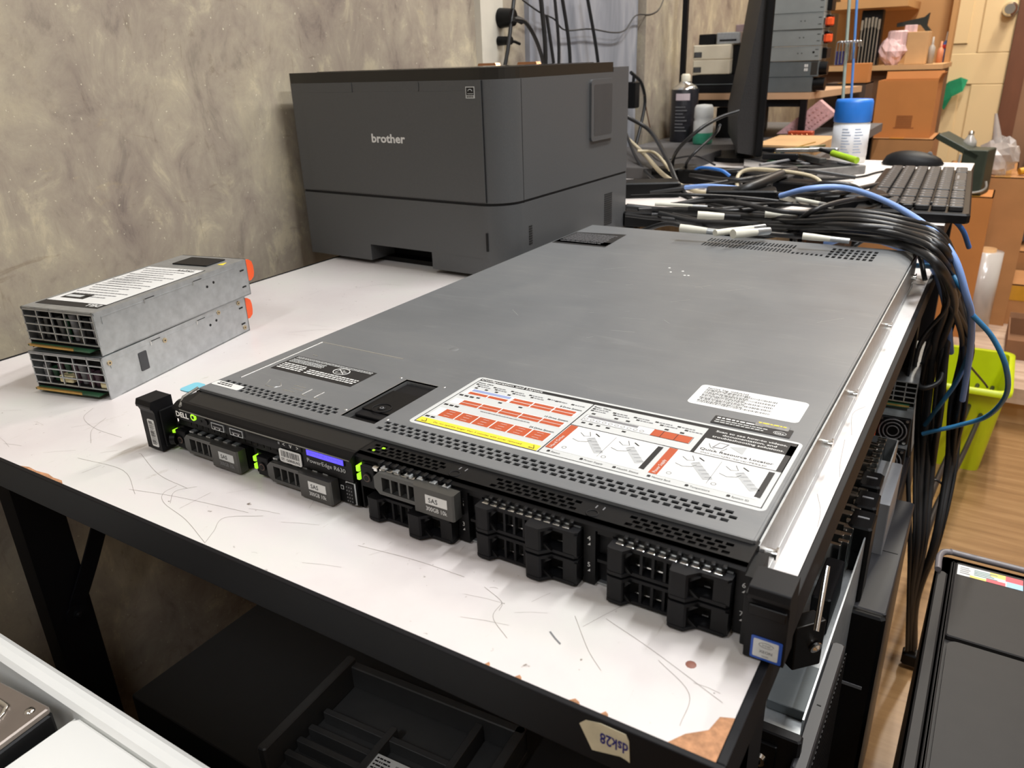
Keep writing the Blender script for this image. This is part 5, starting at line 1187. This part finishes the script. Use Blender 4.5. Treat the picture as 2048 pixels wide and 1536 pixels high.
cable([wp(*q_) for q_ in ((1378, 352, .055), (1400, 336, .07), (1440, 340, .07), (1460, 352, .06))], .003, mat('mid_blue_cable', (44, 110, 190), .45), 'mid blue cable loop left of the monitor foot', name='network_cable')
cable([wp(*q_) for q_ in ((1868, 431, .05), (1900, 436, .04), (1925, 460, .02), (1938, 495, -.01))], .0036, mat('mid_blue_cable', (44, 110, 190), .45), 'mid blue cable dropping at the keyboard corner', name='network_cable')
cable([wp(*q_) for q_ in ((1828, 531, .012), (1870, 534, .02), (1905, 552, .015), (1935, 600, -.01), (1944, 650, -.05), (1940, 700, -.10), (1915, 760, -.17), (1880, 810, -.22), (1850, 850, -.27))], .0034, TEAL, 'teal network cable coming from the server corner', name='network_cable')
cable([wp(*q_) for q_ in ((1945, 630, -.03), (1985, 675, -.06), (2012, 735, -.10), (2012, 790, -.16), (1975, 832, -.22), (1920, 850, -.25), (1868, 862, -.27), (1845, 868, -.28))], .0034, mat('mid_teal_cable', (60, 130, 178), .45), 'teal cable swinging out in a wide loop before the lime bin', name='network_cable')
cable([wp(*q_) for q_ in ((1250, 272, .09), (1290, 310, .08), (1330, 352, .06), (1390, 382, .045), (1470, 392, .045), (1560, 396, .045), (1570, 398, .045))], .0042, BEI, 'beige cable running from behind the printer to a white plug', name='beige_cable')
cable([wp(*q_) for q_ in ((1475, 384, .05), (1476, 352, .07), (1500, 339, .08), (1560, 342, .08), (1620, 352, .075), (1642, 368, .065), (1620, 380, .055), (1560, 383, .05))], .0034, BEI, 'beige cable bent in a closed loop by the monitor', name='beige_cable')
cable([wp(*q_) for q_ in ((1275, 302, .09), (1310, 306, .085), (1340, 340, .07))], .003, BEI, 'short beige cable near the grey box', name='beige_cable')
YT = mat('yellow_tip', (236, 176, 40), .45); OFF = mat('off_white_plastic', (214, 212, 198), .45, var=.05)
for (a, b, r_, tip, lab) in (((1395, 430), (1448, 433), .0055, BLK2, 'white cable plug with a black sleeve, left in the heap'), ((1530, 428), (1640, 434), .0050, YT, 'long white cable plug with a yellow tip'), ((1360, 456), (1414, 462), .0052, None, 'white cable plug nearest the server rear label'),
        ((1430, 466), (1505, 456), .0042, None, 'slim white cable plug lying slanted at the server edge'), ((1466, 468), (1512, 464), .0060, None, 'short white cable plug behind the rear vents'), ((1562, 394), (1640, 408), .0045, None, 'white plug ending the long beige cable'),
        ((1605, 472), (1660, 478), .0042, None, 'white cable end right of the rear vents'), ((1310, 408), (1385, 412), .0030, None, 'thin white cable end beside the printer')):
    p0, p1 = pz(*a, .060), pz(*b, .058); O = p0.lerp(p1, .5); t = thing('cable_plug', tuple(O), lab, 'plug'); d = (p1-p0).normalized()
    m = MB(); m.cyl(p0-O, p0.lerp(p1, .35)-O, r_, OFF, 10); m.cyl(p0.lerp(p1, .35)-O, p1-O, r_, OFF, 10, r_*.8); m.build('plug_body', t)
    m = MB(); m.cyl(p1-O, p1-O+d*.022, r_*.8, tip or SILV, 10); m.build('plug_tip', t)
t = thing('power_plug', wp(1285, 437, .026), 'black power plug beside the printer corner on the white desk edge', 'plug', rz=.35); m = MB(); m.box(-.032, .030, -.011, .011, -.012, .012, BLK, .004); m.build('plug_body', t); m = MB(); m.cyl((.03, 0, 0), (.05, 0, .002), .006, BLK, 10, .004); m.build('strain_relief', t)
# cables down the wall behind the printer
for (x0, y0, x1, y1, r_, lab) in ((1030, -20, 1003, 190, .0040, 'black cable on the wall nearest the cream trunking'), (1080, -20, 1090, 210, .0050, 'thick black cable hanging over the grey blue panel'), (1093, 30, 1116, 210, .0036, 'second black cable hanging over the grey blue panel'),
        (1108, -20, 1114, 210, .0036, 'third black cable hanging over the grey blue panel'), (1122, -20, 1140, 210, .0042, 'fourth black cable hanging over the grey blue panel'), (1172, -20, 1205, 230, .0042, 'lone black cable hanging rightmost over the panel')):
    a = pX(x0, y0, -.385); b = pX(x1, y1, -.385); mid_ = a.lerp(b, .5)+Vector((.006, rr.uniform(-.008, .008), 0)); cable([a, mid_, b, b+Vector((0, .005, -.12))], r_, CBK[0], lab, name='wall_cable')
cable([tuple(pX(*q_, -.39)) for q_ in ((1045, 0), (1080, 25), (1108, 38), (1130, 60), (1180, 58), (1225, 65), (1250, 60), (1272, 31), (1300, 29), (1318, 18), (1330, -10))], .0018, CBK[1], 'thin black wire running sideways across the panel and pillar', name='wall_cable')
cable([tuple(pX(*q_, -.37)) for q_ in ((1028, 38), (1050, 44), (1070, 75), (1084, 115), (1090, 150), (1092, 200))], .0040, CBK[0], 'black plug lead curving down from the wall socket', name='wall_cable')
for (cx_, cy_, r_, lab) in ((1006, 36, .019, 'round black plug in the wall socket above the printer'), (1002, 82, .009, 'small black plug below the round one')):
    p = pX(cx_, cy_, WX+.016); t = thing('wall_plug', (WX+.0105, p.y, p.z), lab, 'plug'); m = MB(); m.cyl((0, 0, 0), (.030, 0, 0), r_, BLK, 20, r_*.85); m.build('plug_body', t); m = MB(); m.tube([(.022, 0, 0), (.026, .02, -.002), (.026, .038, -.006)], r_*.35, BLK, 8); m.build('strain_relief', t)
cable([tuple(pX(*q_, -.36)) for q_ in ((1262, 145), (1282, 165), (1290, 200), (1284, 240), (1272, 290))], .0045, CBK[0], 'black cable curving down past the pillar', name='wall_cable')
cable([tuple(pX(*q_, -.36)) for q_ in ((1286, 175), (1293, 220), (1300, 255))], .0018, mat('brown_wire', (120, 86, 66), .5), 'thin brown wire in front of the pillar', name='wall_cable')
t = thing('power_adapter', tuple(pX(1266, 190, -.35)), 'black power adapter hanging in the cables by the pillar', 'adapter'); m = MB(); m.box(-.012, .012, -.018, .018, -.032, .032, BLK, .004); m.build('case', t); m = MB(); m.cyl((0, 0, .032), (0, .003, .048), .004, BLK, 10); m.build('strain_relief', t)

# ================================================================ under and beside the table
# leaning open chassis, seen from above through its top edge
CH0 = (.404, .4475, .165, .735); zc = -.215
t = thing('open_chassis', ctr(*CH0, FZ), 'open silver server chassis standing on its edge beside the table leg', 'chassis'); O = tuple(t.location)
m = MB(); e = .0015
m.box(CH0[0], CH0[0]+e, CH0[2], CH0[3], FZ, zc-.02, SILV); m.box(CH0[1]-e, CH0[1], CH0[2]+.02, CH0[3], FZ, zc, SILV); m.box(CH0[0], CH0[1], CH0[2], CH0[2]+e, FZ, zc-.01, SILV); m.box(CH0[0], CH0[1], CH0[3]-e, CH0[3], FZ, zc, SILV)
m.box(CH0[0]+e, CH0[1]-e, CH0[2]+e, CH0[3]-e, FZ, zc-.045, SILV); m.build('chassis_shell', t, O)
m = MB(); m.box(.404, .452, .150, .160, -.60, -.205, BLK2, .002); m.box(.408, .436, .1470, .1500, -.26, -.215, BLK, .001); m.build('mounting_ear', t, O)
for (zz, xx) in ((-.232, .424), (-.290, .416), (-.345, .424)): MB().cyl((xx, .1470, zz), (xx, .1440, zz), .0065, CHRM, 14, .005).cyl((xx, .1440, zz), (xx, .1432, zz), .0025, BLK, 6).build('screw', t, O)
m = MB()
for k in range(19): y = .435+k*.0150; m.box(.408, .4280, y, y+.0045, zc-.045, zc+.006+.004*math.sin(k*2), CHRM, .0008); m.box(.424, .4345, y+.006, y+.011, zc-.045, zc+.008, CHRM, .0006)
m.build('connector_row', t, O)
m = MB(); m.box(.418, .436, .350, .425, zc-.045, zc-.004, BLK2, .002); m.build('cable_cover', t, O); m = MB(); m.box(.410, .444, .230, .29, zc-.045, zc-.035, SG2, .001); m.build('metal_tab', t, O)
# fan block and light grey bracket
for i, (a, lab) in enumerate((((1745, 950), 'black cooling fan unit, farther of the three'), ((1737, 990), 'black cooling fan unit, middle of the three'), ((1728, 1030), 'black cooling fan unit, nearest of the three'))):
    p = pz(*a, -.20); t = thing('fan_unit', (p.x, p.y, -.300), lab, 'fan', group=None); m = MB(); m.box(-.012, .012, -.020, .020, 0, .095, BLK, .003); m.build('housing', t); m = MB(); m.cyl((0, -.0205, .055), (0, -.020, .055), .009, BLK2, 16); m.build('rotor', t)
    m = MB(); m.box(-.006, .006, .000, .003, .095, .0960, INKG); m.build('finger_grip', t)
p = pz(1772, 965, -.23); t = thing('metal_bracket', (p.x, p.y, -.325), 'pale grey folded metal bracket beside the fan units', 'bracket'); m = MB(); m.box(-.014, .012, -.055, .06, 0, .095, mat('pale_grey_sheet', (140, 142, 146), .45, metal=.3), .001); m.build('plate', t); m = MB(); m.cyl((-.016, -.02, .07), (-.014, -.02, .07), .004, CHRM, 10); m.build('screw', t)
# supporting towers (dark computers standing on the floor)
def tower(x0, x1, y0, y1, z1, label, mesh=False):
    t = thing('computer_tower', ctr(x0, x1, y0, y1, FZ), label, 'computer'); O = tuple(t.location)
    TD = mat('dark_grey_case_metal', (38, 38, 41), .42, var=.05, scale=20)
    m = MB(); m.box(x0, x1, y0+.012, y1, FZ, z1, TD, .002); m.box(x0+.004, x1-.004, (y0+y1)/2, (y0+y1)/2+.001, z1, z1+.0004, BLK); m.build('case', t, O)
    m = MB(); m.box(x0-.001, x1+.001, y0, y0+.0118, FZ, z1+.001, BLK, .004); m.box(x0+.010, x1-.010, y0-.001, y0, z1-.10, z1-.096, INKG); m.build('front_bezel', t, O)
    if mesh:
        m = MB()
        for k in range(26): m.box(x1, x1+.0006, y0+.03+k*.006, y0+.033+k*.006, z1-.20, z1-.02, BLK2)
        m.build('side_vent', t, O)
    return t
a0 = pz(1673, 1220, -.30); a1 = pz(1769, 1243, -.30); tower(a1.x-.070, a1.x, a1.y, a1.y+.275, -.30, 'dark grey small computer tower standing beside the open chassis')
q1 = pz(1692, 1290, -.22); q0 = pz(1622, 1536, -.22)
tower(.4480, q1.x, q0.y-.02, q1.y, -.22, 'slim dark computer with a vented side, hard against the silver chassis', True)
c1 = pz(1816, 925, -.31); tower(c1.x-.085, c1.x, c1.y-.115, c1.y+.30, -.325, 'dark computer tower under the spare power supplies')
# spare power supplies lying beyond the table edge
def psu_r(loc, label, fan):
    t = thing('power_supply', loc, label, 'power supply', rz=.05); W_, Ht, D = .0865, .0395, .19
    m = MB(); e = .0012; m.box(0, W_, .001, D, Ht-e, Ht, SILV); m.box(W_-e, W_, .001, D, 0, Ht-e, SG2); m.box(0, e, .001, D, 0, Ht-e, SILV); m.box(0, W_, .001, D, 0, e, SILV); m.box(e, W_-e, .018, .019, e, Ht-e, DARK); m.build('housing', t)
    if not fan:
        g = MB()
        for k in range(7): x = k*(W_-.0015)/6; g.box(x, x+.0015, -.0006, .001, .008, Ht, SILV)
        for k in range(5): z = .008+k*.0075; g.box(0, W_, -.0006, .001, z, z+.0013, SILV)
        g.build('grille', t); c = MB(); c.box(.004, .080, -.010, .01, .0035, .0050, PCB); c.box(.004, .080, -.0102, -.004, .0050, .0052, GOLD); c.build('edge_connector', t)
    else:
        g = MB(); cx = W_-.022; g.box(W_-.042, W_-.001, -.003, .001, 0, Ht, BLK2, .002)
        for r_ in (.0175, .0125, .0075): g.tube([(cx+r_*math.cos(a), -.0045, .0195+r_*math.sin(a)) for a in [2*PI*i/20 for i in range(21)]], .0010, INKG, 5)
        g.cyl((cx, -.0050, .0195), (cx, -.0035, .0195), .007, BLK, 16)
        for (sx, sz_) in ((-1, -1), (1, -1), (-1, 1), (1, 1)): g.cyl((cx+sx*.0165, -.0040, .0195+sz_*.0165), (cx+sx*.0165, -.003, .0195+sz_*.0165), .0022, CHRM, 10); g.tube([(cx+sx*.006, -.0045, .0195+sz_*.006), (cx+sx*.0145, -.0045, .0195+sz_*.0145)], .0009, BLK, 5)
        g.build('fan_guard', t)
        MB().box(W_-.050, W_-.043, -.016, .001, .010, .026, ORP, .002).build('release_latch', t)
    return t
u1 = pz(1836, 775, -.170); psu_r((u1.x-.0865, u1.y, -.205), 'spare power supply with a grille end, uppermost beyond the table edge', False)
psu_r((u1.x-.0845, u1.y-.035, -.2455), 'spare power supply with a round fan guard, middle of the pile', True)
psu_r((u1.x-.0840, u1.y-.050, -.286), 'spare power supply lowest of the pile by the lime bin', True)
# black hinged bracket on the right side under the ear
p = pz(1622, 1290, -.075)
t = thing('rail_bracket', tuple(p), 'black folded steel bracket with one shiny screw below the server ear', 'bracket'); O = Vector(t.location)
A = [pz(1592, 1258, -.055)-O, pz(1655, 1240, -.055)-O, pz(1640, 1328, -.10)-O, pz(1583, 1342, -.10)-O]
m = MB(); th = Vector((-.010, .012, -.004)); V = [tuple(v) for v in A]+[tuple(v+th) for v in A]; m.add(V, [(0, 3, 2, 1), (4, 5, 6, 7), (0, 1, 5, 4), (1, 2, 6, 5), (2, 3, 7, 6), (3, 0, 4, 7)], BLK); m.build('plate', t, bevel=.0012)
nrm = (A[1]-A[0]).cross(A[3]-A[0]).normalized(); nrm = nrm if nrm.y < 0 else -nrm; sc = pz(1630, 1293, -.078)-O
m = MB(); m.cyl(sc, sc+nrm*.0015, .0042, CHRM, 18); m.cyl(sc+nrm*.0015, sc+nrm*.003, .0028, CHRM, 14, .001); m.build('screw', t)
m = MB(); g0 = pz(1632, 1262, -.05)-O; g1 = pz(1655, 1132, -.02)-O; m.tube([g0, g0.lerp(g1, .5), g1], .0018, CHRM, 8); m.build('slide_rod', t)
# black box and bezel on the lower shelf
zs = -.40; k0 = pz(262, 1390, zs); k1 = pz(505, 1205, zs)
simple('computer_case', (k0.x, .30, k0.y, k0.y+.22, zs-.14, zs), 'large flat black computer case lying under the table', 'computer', mat('matt_black_case', (30, 30, 31), .55, var=.06), .002)
simple('lower_shelf', (-.33, .38, -.05, .85, zs-.16, zs-.1405), 'dark shelf board under the table carrying the flat black case', 'shelf', BLKM, 0)
t = thing('drive_tray', (.080, .118, zs+.0008), 'black ribbed plastic tray with a white sticker lying under the table', 'tray', rz=.067)
m = MB(); BB = mat('ribbed_black', (58, 58, 58), .42, var=.08)
m.box(-.115, .115, -.085, .060, 0, .010, BB, .002); m.box(-.115, -.104, -.085, .060, .010, .046, BB, .002); m.box(-.115, .115, .050, .060, .010, .040, BB, .002); m.box(.104, .115, -.085, .060, .010, .040, BB, .002)
for y in (-.066, -.048, -.030, -.006): m.box(-.100, .060, y, y+.007, .010, .026, BB, .001)
m.box(.060, .068, -.08, .05, .010, .032, BB, .001); m.box(-.02, -.012, -.08, .01, .010, .029, BB, .001)
m.build('tray', t)
m = MB()
m.box(-.012, .040, -.044, -.024, .0261, .0266, WHT)
m.lines(-.010, .008, -.0290, .0018, INK, .0268, n=4, dy=.004, seed=3); m.barcode(.014, .038, -.040, -.029, .0268, INK, 5); m.build('sticker', t)

# ================================================================ foreground white tray and hard disk
zt_ = -.080; r0_ = pz(0, 1280, zt_); r1_ = pz(450, 1507, zt_); cav = pz(158, 1425, zt_)
t = thing('plastic_tray', (.0, -.30, zt_-.06), 'white plastic tray in the left foreground holding a hard disk', 'tray'); O = tuple(t.location)
yb = (r0_.y+r1_.y)/2; xl, xr, yf_ = -.35, .33, -.50; cy_ = cav.y; cx_ = cav.x
m = MB(); prof = [(yb-.004, zt_-.06), (yb, zt_-.012), (yb-.001, zt_-.005), (yb-.005, zt_-.001), (yb-.009, zt_), (cy_+.003, zt_), (cy_, zt_-.002), (cy_-.004, zt_-.030), (cy_-.004, zt_-.06)]
m.prism(list(reversed(prof)), xl, xr, WHTP, 'x', smooth=False)
m.box(cx_, xr, yf_, cy_-.002, zt_-.06, zt_-.0004, WHTP, .003)
m.box(xl, cx_+.001, yf_, cy_-.003, zt_-.060, zt_-.040, WHTP)
m.prism([(cx_, zt_-.002), (cx_, zt_-.05), (cx_-.014, zt_-.05), (cx_-.010, zt_-.036), (cx_-.004, zt_-.010)], yf_, cy_-.003, WHTP, 'y')
m.build('tray_body', t, O)
simple('shelf_trolley', (xl+.01, xr-.01, yf_+.01, yb-.02, FZ, zt_-.0605), 'dark stand under the white plastic tray', 'stand', BLKM, 0)
hz = -.0700; h0 = pz(103, 1413, hz); h1 = pz(0, 1360, hz); h2 = pz(0, 1508, hz)
vx = (h1-h0).normalized(); vy = Vector((0, 0, 1)).cross(vx); 
if vy.dot(h2-h0) < 0: vy = -vy
t = thing('hard_disk', tuple(h0+Vector((0, 0, -.026))), 'bare hard disk with grey metal lid lying in the white tray', 'hard disk'); t.rotation_euler = (0, 0, 0)
M4 = Matrix((vx, vy, Vector((0, 0, 1)))).transposed().to_4x4()
m = MB(M4); m.box(0, .147, 0, .1015, -.003, .0215, BLK, .002); m.build('casting', t)
LIDM = mat('disk_lid_metal', (130, 120, 112), .35, metal=.6, var=.08)
m = MB(M4); m.box(.0005, .1465, .0005, .101, .0215, .0260, LIDM, .0015); m.build('lid', t)
m = MB(M4); m.tube(spline([(.018, .022, .0262), (.022, .014, .0262), (.032, .011, .0262), (.10, .011, .0262), (.118, .018, .0262)], 6), .0018, CHRM, 6); m.tube(spline([(.018, .022, .0262), (.018, .05, .0262), (.020, .09, .0262)], 6), .0016, CHRM, 6); m.build('pressed_ridge', t)
m = MB(M4); m.lathe([(0, .0275), (.0025, .0272), (.003, .026)], (.008, .008, 0), CHRM, 12); m.build('screw', t)
t = thing('drive_caddy', tuple(pz(232, 1600, -.0785)), 'black drive caddy corner in the white tray at the bottom edge', 'caddy'); m = MB(); m.box(-.010, .010, -.02, .004, 0, .012, BLK, .003); m.box(-.018, .018, -.03, -.006, 0, .010, BLK, .003); m.build('frame', t)

# ================================================================ grey-brown case at the lower right
zg = -.33; g0 = pz(1893, 1100, zg); g1 = pz(1786, 1536, zg)
GX, GY = .5*(g0.x+g1.x), g0.y
t = thing('equipment_case', (GX+.20, GY-.28, FZ), 'grey brown plastic case with a colourful sticker in the lower right corner', 'case'); O = tuple(t.location)
GB = mat('warm_grey_plastic', (40, 38, 37), .5, spec=.25, var=.05, scale=60, bump=.1); GB2 = mat('warm_grey_light_rim', (112, 107, 109), .4, var=.03)
x0, x1, y0, y1 = GX-.002, GX+.40, -.10, GY
m = MB(); m.prism(rrect(x0, x1, y0, y1, .012), FZ, zg-.010, GB)
m.box(x0+.002, x0+.014, y0+.012, y1-.045, zg-.010, zg-.003, GB, .003)
m.box(x0+.016, x1-.01, y0+.01, y1-.016, zg-.010, zg-.0085, GB)
# raised deck with a recessed panel
px0, py1 = pz(1897, 1270, zg).x, pz(1897, 1272, zg).y
m.box(x0+.016, px0-.003, y0+.01, y1-.018, zg-.0085, zg-.002, GB, .002); m.box(px0-.003, x1-.01, py1+.004, y1-.018, zg-.0085, zg-.002, GB, .002)
m.prism(rrect(px0, x1-.02, y0+.02, py1, .010), zg-.0085, zg-.0045, GB)
m.build('case_body', t, O)
m = MB(); P0 = rrect(x0, x1, y0, y1, .014, 6); P1 = rrect(x0+.005, x1-.005, y0+.005, y1-.005, .010, 6)
m.prism(P0, zg-.010, zg-.0101, GB2)
bk = spline([(x0+.0025, y1-.050, zg), (x0+.0025, y1-.015, zg), (x0+.014, y1-.0025, zg), (x0+.05, y1-.0025, zg), (x1-.02, y1-.0025, zg)], 6); m.tube(bk, .0040, GB2, 8); m.build('rim', t, O)
q = [pz(1917, 1126, zg), pz(2047, 1160, zg), pz(2043, 1182, zg), pz(1913, 1145, zg)]; sx0, sx1, sy0, sy1 = q[0].x, q[1].x, q[3].y, q[0].y
m = MB(); z = zg-.0018; R_ = lambda a, b, c, d_, mt, zz=0: m.quad([(sx0+(sx1-sx0)*a, sy0+(sy1-sy0)*c, z+zz), (sx0+(sx1-sx0)*b, sy0+(sy1-sy0)*c, z+zz), (sx0+(sx1-sx0)*b, sy0+(sy1-sy0)*d_, z+zz), (sx0+(sx1-sx0)*a, sy0+(sy1-sy0)*d_, z+zz)], mt)
R_(0, 1, 0, 1, WHT); R_(.74, 1, .5, 1, mat('sticker_red', (214, 70, 84), .4), .0001); R_(.45, .74, 0, .3, mat('sticker_red', (214, 70, 84), .4), .0001); R_(.76, 1, 0, .5, mat('sticker_sky', (150, 190, 220), .4), .0001); R_(.5, .74, .6, 1, mat('sticker_yellow', (236, 204, 100), .4), .0001); R_(.2, .45, 0, .2, mat('sticker_yellow', (236, 204, 100), .4), .0001)
for k in range(4): R_(.04, .20-.02*(k % 2), .2+k*.18, .27+k*.18, INKG, .0002); R_(.26, .62-.05*(k % 3), .3+k*.15, .38+k*.15, mat('sticker_teal', (90, 130, 130), .4), .0002)
tag(m.build('sticker', t, O), 'strip sticker in white, yellow, red and light blue')

# black power bricks half buried in the heap
for i, (px, py, L, rz_, lab) in enumerate(((1300, 392, .10, .5, 'black power brick half buried in the heap, nearest the printer'), (1420, 366, .12, .1, 'black power brick under the beige cable'), (1350, 360, .09, 1.2, 'black power brick in front of the grey box'), (1545, 372, .10, .8, 'black power brick inside the beige loop'), (1480, 410, .11, .3, 'black power brick in the middle of the heap'), (1620, 396, .12, -.2, 'black power brick under the light blue cable'), (1700, 420, .10, .4, 'black power brick by the keyboard corner'))):
    p = pz(px, py, DZ); t = thing('power_brick', (p.x, p.y, DZ+.0008), lab, 'adapter', rz=rz_); m = MB(); m.box(-L/2, L/2, -.026, .026, 0, .026, BLK, .004); m.build('case', t); m = MB(); m.cyl((L/2, 0, .013), (L/2+.02, 0, .012), .006, BLK, 10, .004); m.build('strain_relief', t)
